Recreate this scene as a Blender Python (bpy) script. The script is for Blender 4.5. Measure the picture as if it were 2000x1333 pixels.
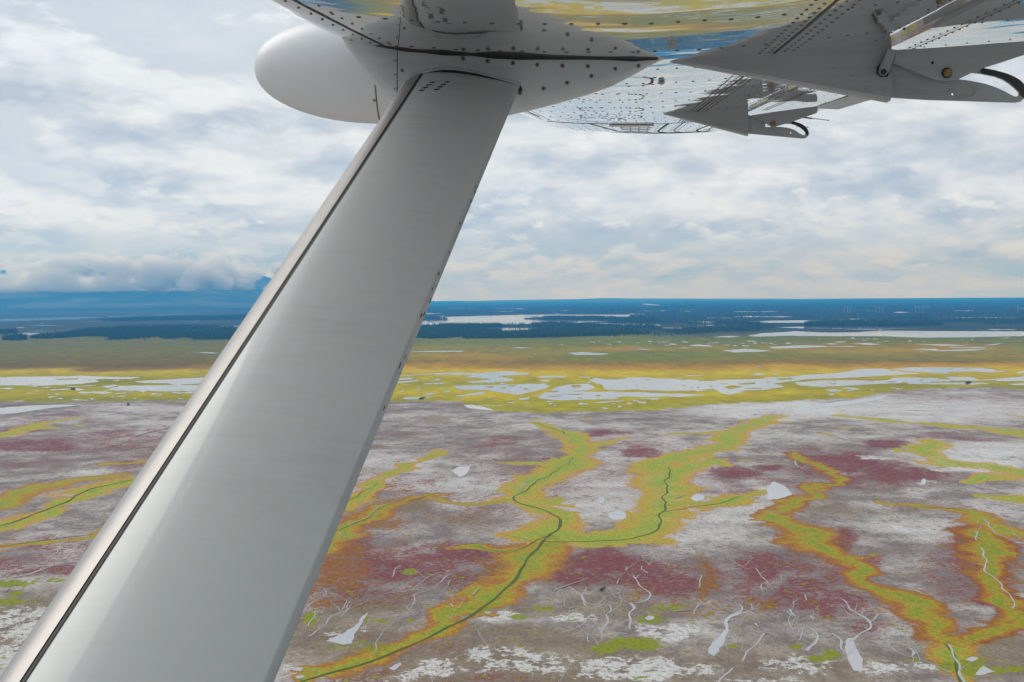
import bpy, bmesh, math, random
import numpy as np
from mathutils import Vector, Matrix
from mathutils.bvhtree import BVHTree

# ------------------------------------------------------------------ scene, camera, world, sun, exposure
sc = bpy.context.scene
for o in list(bpy.data.objects):
    bpy.data.objects.remove(o)
C = sc.collection
random.seed(4)
H = 120.0                    # camera height over the marsh
F = 2333.0                   # focal length in photo pixels (2000 wide)
VH = 579.5                   # photo row of the true horizon at the image centre
PITCH = -math.atan((666.5 - VH) / F)
ROLL = math.radians(-0.42)
cam_d = bpy.data.cameras.new('camera')
cam = bpy.data.objects.new('camera', cam_d)
C.objects.link(cam)
cam_d.sensor_width = 36.0
cam_d.lens = F / 2000 * 36.0
cam_d.clip_start = 0.05
cam_d.clip_end = 200000
CM = Matrix.Translation((0, 0, H)) @ Matrix.Rotation(math.pi / 2 + PITCH, 4, 'X') @ Matrix.Rotation(ROLL, 4, 'Z')
cam.matrix_world = CM
sc.camera = cam
sc.render.engine = 'CYCLES'
sc.cycles.use_denoising = True
sc.cycles.max_bounces = 16
sc.cycles.diffuse_bounces = 3
sc.cycles.glossy_bounces = 4
sc.cycles.transparent_max_bounces = 8
sc.cycles.volume_bounces = 14
sc.cycles.sample_clamp_indirect = 4
sc.view_settings.view_transform = 'Standard'
sc.view_settings.look = 'None'
sc.view_settings.gamma = 1.0
sc.view_settings.exposure = 0.0

SUN_EL, SUN_AZ = math.radians(46), math.radians(-60)      # azimuth from +Y towards +X


class NT:
    """small node-tree writer"""
    def __init__(self, tree):
        self.t = tree
        self.n = tree.nodes
        self.l = tree.links

    def node(self, typ, **kw):
        nd = self.n.new(typ)
        for k, v in kw.items():
            setattr(nd, k, v)
        return nd

    def put(self, sock, val):
        if val is None:
            return
        if isinstance(val, bpy.types.NodeSocket):
            self.l.new(val, sock)
        else:
            if sock.type == 'RGBA' and hasattr(val, '__len__') and len(val) == 3:
                val = (*val, 1)
            sock.default_value = val

    def math(self, op, a, b=None, c=None, clamp=False):
        nd = self.node('ShaderNodeMath', operation=op, use_clamp=clamp)
        self.put(nd.inputs[0], a)
        self.put(nd.inputs[1], b)
        self.put(nd.inputs[2], c)
        return nd.outputs[0]

    def vmath(self, op, a, b=None):
        nd = self.node('ShaderNodeVectorMath', operation=op)
        self.put(nd.inputs[0], a)
        self.put(nd.inputs[1], b)
        return nd.outputs[0]

    def comb(self, x, y, z):
        nd = self.node('ShaderNodeCombineXYZ')
        for s, v in zip(nd.inputs, (x, y, z)):
            self.put(s, v)
        return nd.outputs[0]

    def sep(self, v):
        nd = self.node('ShaderNodeSeparateXYZ')
        self.put(nd.inputs[0], v)
        return nd.outputs

    def noise(self, vec, scale, detail=6, rough=0.55, dist=0.0, lac=2.0):
        nd = self.node('ShaderNodeTexNoise')
        self.put(nd.inputs['Vector'], vec)
        self.put(nd.inputs['Scale'], scale)
        nd.inputs['Detail'].default_value = detail
        nd.inputs['Roughness'].default_value = rough
        nd.inputs['Lacunarity'].default_value = lac
        nd.inputs['Distortion'].default_value = dist
        return nd.outputs['Fac']

    def smooth(self, x, a, b, lo=0.0, hi=1.0):
        nd = self.node('ShaderNodeMapRange', interpolation_type='SMOOTHSTEP')
        self.put(nd.inputs[0], x)
        self.put(nd.inputs[1], a)
        self.put(nd.inputs[2], b)
        nd.inputs[3].default_value = lo
        nd.inputs[4].default_value = hi
        return nd.outputs[0]

    def mix(self, f, a, b, blend='MIX'):
        nd = self.node('ShaderNodeMix', data_type='RGBA', blend_type=blend)
        self.put(nd.inputs[0], f)
        self.put(nd.inputs[6], a)
        self.put(nd.inputs[7], b)
        return nd.outputs[2]

    def ramp(self, f, stops):
        nd = self.node('ShaderNodeValToRGB')
        el = nd.color_ramp.elements
        while len(el) > 1:
            el.remove(el[-1])
        el[0].position, el[0].color = stops[0][0], (*stops[0][1], 1)
        for p, c in stops[1:]:
            e = el.new(p)
            e.color = (*c, 1)
        self.put(nd.inputs[0], f)
        return nd.outputs[0]

    def attr(self, name, out='Fac'):
        nd = self.node('ShaderNodeAttribute', attribute_name=name)
        return nd.outputs[out]

    def bump(self, height, strength=1.0, dist=0.01):
        nd = self.node('ShaderNodeBump')
        nd.inputs['Strength'].default_value = strength
        nd.inputs['Distance'].default_value = dist
        self.put(nd.inputs['Height'], height)
        return nd.outputs[0]


world = bpy.data.worlds.new('World')
sc.world = world
world.use_nodes = True
W = NT(world.node_tree)
for nd in list(W.n):
    W.n.remove(nd)
wout = W.node('ShaderNodeOutputWorld')
sky = W.node('ShaderNodeTexSky', sky_type='NISHITA')
sky.sun_disc = False
sky.sun_elevation = SUN_EL
sky.sun_rotation = SUN_AZ
sky.air_density = 1.0
sky.dust_density = 1.5
d = W.node('ShaderNodeTexCoord').outputs['Generated']
dx, dy, dz = W.sep(d)
zc = W.math('MAXIMUM', dz, 0.0)
az = W.math('ARCTAN2', dx, dy)
# high overcast, seen in perspective on a flat layer
den = W.math('ADD', zc, 0.07)
hp = W.comb(W.math('DIVIDE', dx, den), W.math('DIVIDE', dy, den), 3.7)
hn = W.noise(hp, 0.9, 8, 0.56, 0.08)
hn2 = W.noise(hp, 0.33, 3, 0.5, 0.05)
hv = W.math('ADD', W.math('MULTIPLY', hn, 0.55), W.math('MULTIPLY', hn2, 0.45))
high = W.ramp(hv, [(0.36, (0.54, 0.58, 0.64)), (0.45, (0.60, 0.64, 0.69)), (0.52, (0.68, 0.71, 0.75)), (0.60, (0.79, 0.81, 0.83))])
# cumulus banks standing on the horizon all the way round
qa = W.math('MULTIPLY', az, 7.0)
qe = W.math('MULTIPLY', zc, 17.0)
q1 = W.comb(qa, qe, 1.3)
q2 = W.comb(W.math('ADD', qa, 0.05), W.math('ADD', qe, 0.34), 1.3)
c1 = W.noise(q1, 0.95, 10, 0.60, 0.1)
c2 = W.noise(q2, 0.95, 7, 0.58, 0.1)
big = W.noise(W.comb(W.math('MULTIPLY', az, 3.0), W.math('MULTIPLY', zc, 5.0), 8.1), 1.0, 2, 0.5)
cover = W.math('ADD', c1, W.math('MULTIPLY', W.math('SUBTRACT', big, 0.5), 0.55))
lowband = W.smooth(zc, 0.02, 0.30, 0.24, -0.04)
cm = W.smooth(W.math('ADD', cover, lowband), 0.50, 0.58)
lit = W.math('SUBTRACT', c1, c2)
lit = W.math('ADD', W.math('MULTIPLY', lit, 4.0), 0.50)
cum = W.ramp(lit, [(0.05, (0.45, 0.50, 0.575)), (0.36, (0.60, 0.635, 0.68)), (0.62, (0.76, 0.78, 0.805)), (0.95, (0.90, 0.915, 0.93))])
col = W.mix(W.math('MULTIPLY', cm, 0.86), high, cum)
# smaller, farther cumulus close to the horizon
ra = W.math('MULTIPLY', az, 19.0)
re_ = W.math('MULTIPLY', zc, 52.0)
k1 = W.noise(W.comb(ra, re_, 6.2), 0.9, 9, 0.60, 0.1)
k2 = W.noise(W.comb(W.math('ADD', ra, 0.08), W.math('ADD', re_, 0.42), 6.2), 0.9, 6, 0.58, 0.1)
kl = W.math('ADD', W.math('MULTIPLY', W.math('SUBTRACT', k1, k2), 3.6), 0.50)
kc = W.ramp(kl, [(0.10, (0.47, 0.525, 0.60)), (0.40, (0.62, 0.655, 0.70)), (0.64, (0.77, 0.79, 0.815)), (0.95, (0.90, 0.915, 0.93))])
km = W.math('MULTIPLY', W.smooth(W.math('ADD', k1, W.smooth(zc, 0.01, 0.11, 0.10, -0.12)), 0.50, 0.57), W.smooth(zc, 0.06, 0.15, 0.85, 0.0))
col = W.mix(km, col, kc)
# flat stratus streaks low down
st = W.noise(W.comb(W.math('MULTIPLY', az, 2.2), W.math('MULTIPLY', zc, 34.0), 5.0), 1.0, 6, 0.55, 0.2)
sm = W.math('MULTIPLY', W.smooth(st, 0.50, 0.66), W.smooth(zc, 0.015, 0.16, 0.55, 0.12))
col = W.mix(sm, col, (0.60, 0.645, 0.70))
# air light: low clouds are seen through bluer air
col = W.mix(1.0, col, (0.975, 1.0, 1.045), 'MULTIPLY')
tint = W.smooth(zc, 0.0, 0.16, 1.0, 0.0)
col = W.mix(tint, col, W.mix(1.0, col, (0.98, 1.05, 1.28), 'MULTIPLY'))
strip = W.smooth(zc, 0.0, 0.022, 0.45, 0.0)
col = W.mix(strip, col, (0.72, 0.82, 1.12))
bg_cloud = W.node('ShaderNodeBackground')
W.put(bg_cloud.inputs[0], col)
bg_cloud.inputs[1].default_value = 1.07
bg_sky = W.node('ShaderNodeBackground')
W.put(bg_sky.inputs[0], sky.outputs[0])
bg_sky.inputs[1].default_value = 0.1
mixw = W.node('ShaderNodeMixShader')
mixw.inputs[0].default_value = 0.94
W.l.new(bg_sky.outputs[0], mixw.inputs[1])
W.l.new(bg_cloud.outputs[0], mixw.inputs[2])
W.l.new(mixw.outputs[0], wout.inputs[0])

sun_d = bpy.data.lights.new('sun', 'SUN')
sun_d.energy = 1.45
sun_d.angle = math.radians(40)
sun_d.color = (1.0, 0.96, 0.9)
sun = bpy.data.objects.new('sun', sun_d)
C.objects.link(sun)
sv = Vector((math.sin(SUN_AZ) * math.cos(SUN_EL), math.cos(SUN_AZ) * math.cos(SUN_EL), math.sin(SUN_EL)))
sun.rotation_euler = sv.to_track_quat('Z', 'Y').to_euler()
sun.location = (0, 0, 400)

# ------------------------------------------------------------------ helpers
CR = CM.to_3x3()


def ray(u, v):
    return CR @ Vector(((u - 1000) / F, (666.5 - v) / F, -1.0))


def P(u, v, y):
    r = ray(u, v)
    k = y / r.y
    return Vector((0, 0, H)) + r * k


def G(u, v, z=0.0):
    r = ray(u, v)
    k = (z - H) / r.z
    return Vector((0, 0, H)) + r * k


CRi = np.array(CR.inverted())


def project(x, y, z):
    p = np.stack([x, y, z - H])
    c = CRi @ p.reshape(3, -1)
    w = -c[2]
    w = np.where(w < 1e-3, 1e-3, w)
    u = 1000 + F * c[0] / w
    v = 666.5 - F * c[1] / w
    return u.reshape(x.shape), v.reshape(x.shape), (-c[2]).reshape(x.shape)


def Z(ox, oy, s, pts):
    return [(ox + a * s, oy + b * s) for a, b in pts]


def setk(o, label=None, cat=None, group=None, kind=None):
    if label:
        o['label'] = label
    if cat:
        o['category'] = cat
    if group:
        o['group'] = group
    if kind:
        o['kind'] = kind
    return o


def obj(name, verts, faces, mat, parent=None, smooth=False, org=None):
    me = bpy.data.meshes.new(name)
    if org is not None:
        verts = [tuple(Vector(q) - org) for q in verts]
    me.from_pydata([tuple(q) for q in verts], [], faces)
    me.update()
    if smooth:
        me.polygons.foreach_set('use_smooth', [True] * len(me.polygons))
    o = bpy.data.objects.new(name, me)
    C.objects.link(o)
    if mat:
        me.materials.append(mat)
    if parent:
        o.parent = parent
    elif org is not None:
        o.location = org
    return o


def mat_new(name):
    m = bpy.data.materials.new(name)
    m.use_nodes = True
    t = NT(m.node_tree)
    b = t.n['Principled BSDF']
    return m, t, b


def hash2(ix, iy, seed):
    n = (ix.astype(np.int64) * 374761393 + iy.astype(np.int64) * 668265263 + seed * 974634777) & 0xFFFFFFFF
    n = ((n ^ (n >> 13)) * 1274126177) & 0xFFFFFFFF
    n = n ^ (n >> 16)
    return (n & 0xFFFFFF) / float(0xFFFFFF)


def vnoise(x, y, seed=0):
    ix, iy = np.floor(x), np.floor(y)
    fx, fy = x - ix, y - iy
    fx = fx * fx * (3 - 2 * fx)
    fy = fy * fy * (3 - 2 * fy)
    a, b = hash2(ix, iy, seed), hash2(ix + 1, iy, seed)
    c, e = hash2(ix, iy + 1, seed), hash2(ix + 1, iy + 1, seed)
    return (a * (1 - fx) + b * fx) * (1 - fy) + (c * (1 - fx) + e * fx) * fy


def fbm(x, y, seed=0, octv=4, rough=0.5):
    t, a, s = 0.0, 1.0, 0.0
    for k in range(octv):
        t = t + a * vnoise(x * 2 ** k + 17.3 * k, y * 2 ** k - 9.1 * k, seed + k)
        s += a
        a *= rough
    return t / s


def sstep(x, a, b):
    t = np.clip((x - a) / (b - a), 0, 1)
    return t * t * (3 - 2 * t)


# ------------------------------------------------------------------ materials
def paint(name, base=(0.74, 0.75, 0.75), rough=0.3, coat=1.0, crough=0.03, wob=0.0, grime=0.12, metal=0.0):
    m, t, b = mat_new(name)
    co = t.node('ShaderNodeTexCoord').outputs['Object']
    n = t.noise(co, 5.0, 6, 0.6)
    n2 = t.noise(t.vmath('MULTIPLY', co, (3, 60, 60)), 1.0, 5, 0.6)
    g = t.math('MULTIPLY', t.smooth(t.math('ADD', t.math('MULTIPLY', n, .6), t.math('MULTIPLY', n2, .4)), 0.45, 0.7), grime)
    t.put(b.inputs['Base Color'], t.mix(g, base, tuple(c * 0.55 for c in base)))
    t.put(b.inputs['Roughness'], rough)
    b.inputs['Metallic'].default_value = metal
    b.inputs['Coat Weight'].default_value = coat
    b.inputs['Coat Roughness'].default_value = crough
    if wob > 0:
        w1 = t.noise(t.vmath('MULTIPLY', co, (1.3, 3.0, 1)), 1.6, 2, 0.4)
        nb = t.bump(w1, 1.0, wob)
        t.put(b.inputs['Normal'], nb)
        t.put(b.inputs['Coat Normal'], nb)
    return m


def plain(name, base, rough=0.5, metal=0.0, var=0.25, scale=20.0):
    m, t, b = mat_new(name)
    co = t.node('ShaderNodeTexCoord').outputs['Object']
    n = t.noise(co, scale, 5, 0.6)
    t.put(b.inputs['Base Color'], t.mix(n, tuple(c * (1 - var) for c in base), tuple(min(1, c * (1 + var)) for c in base)))
    b.inputs['Roughness'].default_value = rough
    b.inputs['Metallic'].default_value = metal
    return m


M_WING = paint('wing_paint', (0.66, 0.67, 0.67), rough=0.05, crough=0.01, wob=0.003, grime=0.1, metal=0.6)
M_STRUT = paint('strut_paint', (0.64, 0.69, 0.685), rough=0.38, coat=0.35, crough=0.06, grime=0.22)
M_CUFF = paint('fairing_paint', (0.52, 0.56, 0.56), rough=0.4, coat=0.6, crough=0.12, grime=0.4)
M_POD = paint('radome_paint', (0.76, 0.77, 0.77), rough=0.5, coat=0.25, crough=0.25, grime=0.06)
M_TRACK = paint('track_paint', (0.38, 0.42, 0.425), rough=0.4, coat=0.4, crough=0.15, grime=0.4)
M_BOOT = plain('abrasion_tape', (0.37, 0.355, 0.345), 0.42, 0.6, 0.15, 30)
M_DARK = plain('dark_sealant_shade', (0.018, 0.018, 0.018), 0.6, 0.0, 0.4, 60)  # sealant and dark joints; also the painted shadow in the linkage slot
M_SEAM = plain('seam_dark', (0.05, 0.05, 0.05), 0.6, 0.0, 0.4, 60)  # own dark colour of seams, chips and stencil marks
M_RIVET = plain('rivet_metal', (0.10, 0.10, 0.10), 0.45, 0.3, 0.5, 90)  # darkened: the dark ground mirrored in the heads is put into the colour
M_SCREW = plain('screw_metal', (0.22, 0.22, 0.21), 0.4, 0.7, 0.4, 90)
M_BRASS = plain('bolt_brass', (0.36, 0.24, 0.10), 0.4, 0.7, 0.4, 90)
M_BLACK = plain('track_lining', (0.03, 0.033, 0.035), 0.35, 0.1, 0.3, 60)
M_WOOD = plain('driftwood', (0.46, 0.43, 0.38), 0.8, 0.0, 0.3, 2.0)
M_WOODD = plain('wet_driftwood', (0.09, 0.08, 0.065), 0.8, 0.0, 0.3, 2.0)
M_MAST = plain('mast_paint', (0.5, 0.5, 0.49), 0.5, 0.0, 0.1, 1.0)


def water_mat(name, base, rough=0.06):
    m, t, b = mat_new(name)
    co = t.node('ShaderNodeTexCoord').outputs['Object']
    n = t.noise(co, 0.02, 5, 0.6)
    t.put(b.inputs['Base Color'], t.mix(n, tuple(c * 0.7 for c in base), base))
    b.inputs['Roughness'].default_value = rough
    b.inputs['IOR'].default_value = 1.33
    t.put(b.inputs['Normal'], t.bump(t.noise(co, 0.5, 3, 0.5), 0.2, 0.1))
    return m


M_LAKE = water_mat('lake_water', (0.26, 0.28, 0.30))
M_POND = water_mat('silty_pond_water', (0.50, 0.50, 0.51))
M_RILL = water_mat('silt_rill_water', (0.44, 0.425, 0.41), 0.25)

m, t, b = mat_new('channel_bed')
co = t.node('ShaderNodeTexCoord').outputs['Object']
t.put(b.inputs['Base Color'], t.mix(t.noise(co, 0.3, 5, 0.6), (0.055, 0.075, 0.012), (0.14, 0.17, 0.03)))
b.inputs['Roughness'].default_value = 0.9
b.inputs['Specular IOR Level'].default_value = 0.1
M_BED = m

m, t, b = mat_new('channel_levee')
co = t.node('ShaderNodeTexCoord').outputs['Object']
t.put(b.inputs['Base Color'], t.mix(t.noise(co, 0.25, 6, 0.65), (0.12, 0.17, 0.04), (0.24, 0.27, 0.10)))
b.inputs['Roughness'].default_value = 0.9
b.inputs['Specular IOR Level'].default_value = 0.1
M_LEVEE = m

m, t, b = mat_new('islet_grass')
co = t.node('ShaderNodeTexCoord').outputs['Object']
n = t.noise(co, 0.03, 6, 0.65)
t.put(b.inputs['Base Color'], t.ramp(n, [(0.3, (0.16, 0.16, 0.02)), (0.5, (0.36, 0.30, 0.025)), (0.7, (0.50, 0.40, 0.03))]))
b.inputs['Roughness'].default_value = 0.95
b.inputs['Specular IOR Level'].default_value = 0.1
M_ISLET = m

m, t, b = mat_new('moss_grass')
co = t.node('ShaderNodeTexCoord').outputs['Object']
n = t.noise(co, 0.22, 6, 0.7)
t.put(b.inputs['Base Color'], t.ramp(n, [(0.3, (0.06, 0.09, 0.012)), (0.5, (0.19, 0.24, 0.015)), (0.7, (0.33, 0.34, 0.03))]))
b.inputs['Roughness'].default_value = 0.95
b.inputs['Specular IOR Level'].default_value = 0.1
M_MOSS = m

m, t, b = mat_new('spruce_needles')
co = t.node('ShaderNodeNewGeometry').outputs['Position']
n = t.noise(co, 0.12, 4, 0.6)
t.put(b.inputs['Base Color'], t.mix(n, (0.022, 0.045, 0.022), (0.10, 0.15, 0.07)))
b.inputs['Roughness'].default_value = 0.9
b.inputs['Specular IOR Level'].default_value = 0.1
M_SPRUCE = m
M_BARK = plain('bark', (0.09, 0.07, 0.055), 0.9, 0, 0.3, 2.0)

m, t, b = mat_new('mountain_forest')
co = t.node('ShaderNodeNewGeometry').outputs['Position']
n = t.noise(co, 0.0012, 8, 0.65)
t.put(b.inputs['Base Color'], t.mix(t.smooth(n, 0.4, 0.65), (0.03, 0.045, 0.03), (0.10, 0.105, 0.075)))
b.inputs['Roughness'].default_value = 1.0
b.inputs['Specular IOR Level'].default_value = 0.1
M_MOUNT = m

# ------------------------------------------------------------------ ground
chan = []          # (points px, half widths in metres at each end, rust 0..1)
chan += [([(560, 1340), (625, 1322), (700, 1300), (800, 1262), (870, 1230), (930, 1195), (990, 1150), (1030, 1095), (1060, 1058), (1075, 1045)], 2.5, 14, 0.75)]
chan += [([(1075, 1045), (1095, 1020), (1080, 1003), (1045, 993), (1005, 978), (1020, 962), (1060, 935), (1100, 912), (1122, 893), (1135, 875), (1128, 860), (1105, 848)], 15, 17, 0.15)]
chan += [([(1075, 1047), (1130, 1058), (1180, 1056), (1245, 1052), (1280, 1035), (1295, 1000), (1300, 960), (1306, 925), (1272, 904), (1330, 893), (1372, 885), (1418, 866), (1440, 842), (1462, 831), (1492, 822), (1515, 815)], 20, 17, 0.12)]
chan += [([(1298, 990), (1360, 988), (1405, 982), (1440, 972), (1470, 964)], 17, 12, 0.25)]
chan += [([(1310, 925), (1360, 905), (1400, 900), (1428, 908)], 15, 6, 0.1)]
chan += [([(1005, 978), (940, 985), (880, 980), (850, 975)], 8, 4, 0.6), ([(1060, 1060), (980, 1075), (900, 1072)], 8, 4, 0.8)]
chan += [([(1135, 872), (1170, 868), (1220, 855)], 11, 4, 0.1), ([(1115, 905), (1060, 905), (985, 902)], 12, 4, 0.1), ([(1110, 850), (1080, 838), (1040, 825)], 12, 5, 0.0)]
chan += [([(1300, 848), (1350, 845), (1395, 846), (1430, 848)], 7, 10, 0.0)]
chan += [([(1872, 1345), (1862, 1290), (1855, 1258)], 5, 9, 0.5)]
chan += [([(1855, 1258), (1830, 1240), (1790, 1195), (1740, 1160), (1700, 1140), (1650, 1105), (1620, 1075), (1600, 1050), (1560, 1035), (1510, 1020), (1500, 1005), (1540, 985), (1590, 965), (1622, 945), (1625, 935), (1600, 915), (1565, 900), (1555, 885)], 8, 5, 0.9)]
chan += [([(1640, 1095), (1560, 1032), (1510, 1012)], 9, 10, 0.85)]
chan += [([(1855, 1258), (1900, 1252), (1950, 1240), (1980, 1215), (1985, 1190), (1970, 1150), (1940, 1120), (1925, 1090), (1918, 1060), (1900, 1035)], 6, 9, 1.0)]
chan += [([(1710, 984), (1800, 990), (1860, 995), (1920, 1010), (1960, 1035), (2060, 1055)], 4, 13, 0.7)]
chan += [([(1632, 811), (1700, 819), (1760, 824), (1850, 831), (1950, 841), (2080, 856)], 9, 20, 0.0)]
chan += [([(1812, 858), (1830, 868), (1800, 882), (1850, 905), (1900, 908), (1950, 918), (2080, 940)], 10, 17, 0.05)]
chan += [([(1740, 882), (1800, 884)], 3, 8, 0.05), ([(1880, 940), (1930, 932), (2000, 930)], 8, 12, 0.05), ([(1935, 972), (2080, 985)], 7, 14, 0.1), ([(1950, 812), (2080, 815)], 8, 14, 0.0)]
chan += [([(600, 1075), (650, 1050), (700, 1022), (745, 992), (800, 978), (855, 966)], 11, 7, 0.8)]
chan += [([(640, 1000), (700, 972), (735, 945), (770, 922), (805, 906), (845, 893), (865, 882)], 12, 5, 0.25)]
chan += [([(-120, 1060), (0, 1028), (60, 1008), (130, 980), (180, 955), (260, 938), (350, 925)], 12, 14, 0.15)]
chan += [([(-100, 1010), (0, 985), (60, 960), (130, 940), (230, 928)], 15, 8, 0.6), ([(-100, 1085), (0, 1068), (90, 1055), (180, 1045), (260, 1030)], 7, 6, 0.5)]
chan += [([(-60, 860), (0, 852), (40, 840), (75, 828), (160, 814)], 20, 6, 0.0), ([(60, 838), (120, 834), (200, 828), (280, 820)], 6, 5, 0.0), ([(200, 906), (260, 904), (320, 895)], 8, 8, 0.5)]
for (a, b_, c_) in ((1640, 838, 14), (1625, 850, 12), (1150, 818, 9), (1055, 820, 9), (1060, 830, 6), (740, 855, 9)):
    chan.append(([(a - c_, b_), (a + c_, b_ - 2)], 5, 5, 0.0))

rl = random.Random(21)
for ci in (1, 2, 3, 4, 0, 13, 14, 17, 18):
    pts_, w0_, w1_, ru_ = chan[ci]
    for _ in range(9 if ci in (1, 2) else 5):
        j = rl.randrange(len(pts_) - 1)
        f = rl.random()
        u, v = pts_[j][0] + (pts_[j + 1][0] - pts_[j][0]) * f, pts_[j][1] + (pts_[j + 1][1] - pts_[j][1]) * f
        sgn = rl.choice((-1, 1))
        sc_ = (v - 580) / 400
        L_ = rl.uniform(50, 105) * sc_ * (w0_ + w1_) / 34
        chan.append(([(u, v), (u + sgn * L_ * .6, v - rl.uniform(-3, 5) * sc_), (u + sgn * L_, v + rl.uniform(-6, 4) * sc_)], 7, 2.0, ru_))
reds = [(850, 1110, 260, 58, .55), (1200, 1118, 240, 58, .58), (1530, 1125, 210, 66, .56), (1720, 925, 260, 48, .45), (150, 1100, 300, 40, .5), (150, 868, 300, 28, .45), (1900, 1110, 130, 90, .5), (700, 1150, 160, 50, .5), (1240, 865, 200, 22, .4), (790, 1100, 190, 40, .8), (700, 1075, 40, 30, .7), (890, 1085, 110, 35, .75), (930, 1160, 60, 30, .6), (680, 1130, 60, 35, .7), (1190, 1095, 130, 30, .9),
        (1130, 1130, 90, 40, .75), (1270, 1135, 110, 45, .85), (1390, 1120, 30, 40, .6), (1480, 1100, 70, 25, .8), (1560, 1150, 100, 60, .7), (1640, 1170, 90, 40, .7),
        (1700, 1210, 60, 30, .55), (1180, 848, 70, 10, .8), (1260, 880, 50, 14, .95), (1220, 868, 110, 12, .5), (1440, 925, 60, 22, .85), (1490, 905, 40, 8, .8), (1590, 905, 60, 40, .7),
        (1660, 900, 90, 30, .85), (1730, 865, 60, 10, .9), (1760, 925, 120, 26, .9), (1660, 940, 60, 20, .7), (1640, 1065, 30, 28, .8), (1690, 1105, 40, 20, .75),
        (1880, 1060, 24, 45, .9), (1900, 1090, 30, 20, .8), (1930, 1165, 30, 30, .9), (1965, 1080, 50, 30, .6), (1870, 852, 170, 6, .6), (1540, 1060, 40, 30, .4),
        (830, 940, 60, 18, .45), (970, 865, 60, 10, .55), (720, 870, 40, 15, .3), (60, 870, 120, 16, .8), (240, 855, 130, 18, .6), (330, 840, 60, 14, .5), (60, 905, 120, 10, .45), (90, 1105, 190, 30, .65),
        (260, 905, 60, 10, .5), (110, 1060, 120, 18, .5), (1560, 985, 40, 14, .5), (1410, 900, 40, 16, .4), (1230, 1080, 20, 8, .8), (40, 838, 60, 8, .6)]
whites = [(870, 905, 130, 30, .5), (920, 975, 90, 40, .55), (800, 1080, 80, 16, .5), (1180, 960, 110, 60, .85), (1200, 900, 90, 30, .55), (1380, 1040, 120, 40, .6), (1100, 830, 120, 10, .6),
          (850, 820, 110, 14, .5), (1480, 850, 120, 30, .5), (1560, 800, 260, 22, 1.25), (1820, 800, 300, 34, .95), (1930, 880, 160, 30, 1.1), (1790, 1040, 110, 40, .7), (1900, 900, 150, 26, .9), (1850, 790, 240, 30, .45), (1750, 890, 60, 16, .6),
          (1500, 960, 50, 30, .9), (1790, 1185, 60, 30, .6), (300, 800, 160, 12, .7), (180, 845, 160, 10, .3), (110, 965, 120, 10, .4), (1300, 1240, 180, 26, .9), (1040, 1215, 90, 14, .8),
          (700, 1230, 110, 18, .7), (1060, 1290, 150, 30, .75), (820, 1310, 200, 26, .6), (1550, 1250, 110, 40, .7), (1750, 1300, 140, 30, .8), (1400, 1320, 200, 30, .6), (60, 1250, 120, 60, .5),
          (1950, 1230, 60, 30, .4), (1700, 990, 60, 14, .6), (1810, 960, 60, 10, .5), (1250, 1300, 160, 30, .8), (1000, 1010, 60, 14, .5), (1420, 880, 60, 10, .3), (1350, 900, 90, 8, .7)]
browns = [(1000, 1300, 520, 80, .62), (620, 1250, 260, 80, .6), (1500, 1300, 420, 70, .55), (1150, 1200, 300, 34, .5), (100, 1240, 300, 110, .6), (1900, 1290, 200, 60, .6), (780, 985, 90, 18, .8), (900, 1015, 80, 20, .6), (1640, 1000, 120, 20, .5), (700, 800, 120, 10, .5), (850, 822, 60, 10, .6), (700, 1180, 130, 40, .7), (1000, 1240, 200, 20, .6), (1330, 1170, 60, 40, .5),
          (700, 1290, 200, 40, .5), (1900, 1290, 120, 30, .6), (1450, 1240, 80, 30, .4), (100, 1200, 200, 30, .5), (1550, 810, 80, 8, .3), (1370, 1110, 22, 60, .7)]
rusts = [(640, 1100, 110, 60, 1), (720, 1020, 110, 40, .8), (640, 1010, 80, 40, .7), (980, 1130, 80, 40, .7), (1780, 1180, 90, 30, .6), (1620, 1080, 60, 40, .6), (1960, 1130, 50, 60, .8), (1330, 1190, 160, 22, .55), (670, 1085, 60, 40, 1), (760, 955, 70, 30, .7), (1375, 1130, 26, 50, .9), (1490, 1170, 70, 26, .7), (950, 1130, 40, 40, .8), (1700, 1180, 20, 10, .5), (1760, 990, 60, 10, .6), (1250, 1170, 100, 20, .5),
         (60, 960, 80, 20, .6), (620, 1150, 60, 40, .7), (1130, 1060, 60, 10, .5), (1040, 1140, 60, 16, .6)]

moss = [(1240, 1258, 60, 13, 1), (1180, 1268, 30, 10, .9), (1022, 1208, 22, 6, 1), (1275, 1212, 34, 10, .9), (1432, 1261, 13, 5, .9), (1625, 1276, 20, 10, 1), (1592, 1284, 18, 7, 1), (1556, 1262, 16, 5, .9), (1787, 1288, 16, 5, 1), (1900, 1300, 26, 22, 1), (1850, 1300, 20, 12, .8),
        (1945, 1312, 22, 7, .9), (1985, 1310, 22, 8, .9), (600, 1208, 15, 12, 1), (711, 1210, 7, 7, 1), (744, 1215, 18, 4, 1), (797, 1212, 10, 5, .9), (800, 1116, 20, 7, .9), (20, 1140, 44, 8, .9), (25, 1160, 22, 7, 1), (20, 1178, 36, 8, 1), (67, 1182, 8, 4, .9), (100, 1135, 50, 6, .6), (1060, 1190, 40, 7, .6), (940, 1190, 60, 14, .4), (700, 1265, 90, 12, .35), (1290, 1190, 60, 8, .5)]
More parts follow.
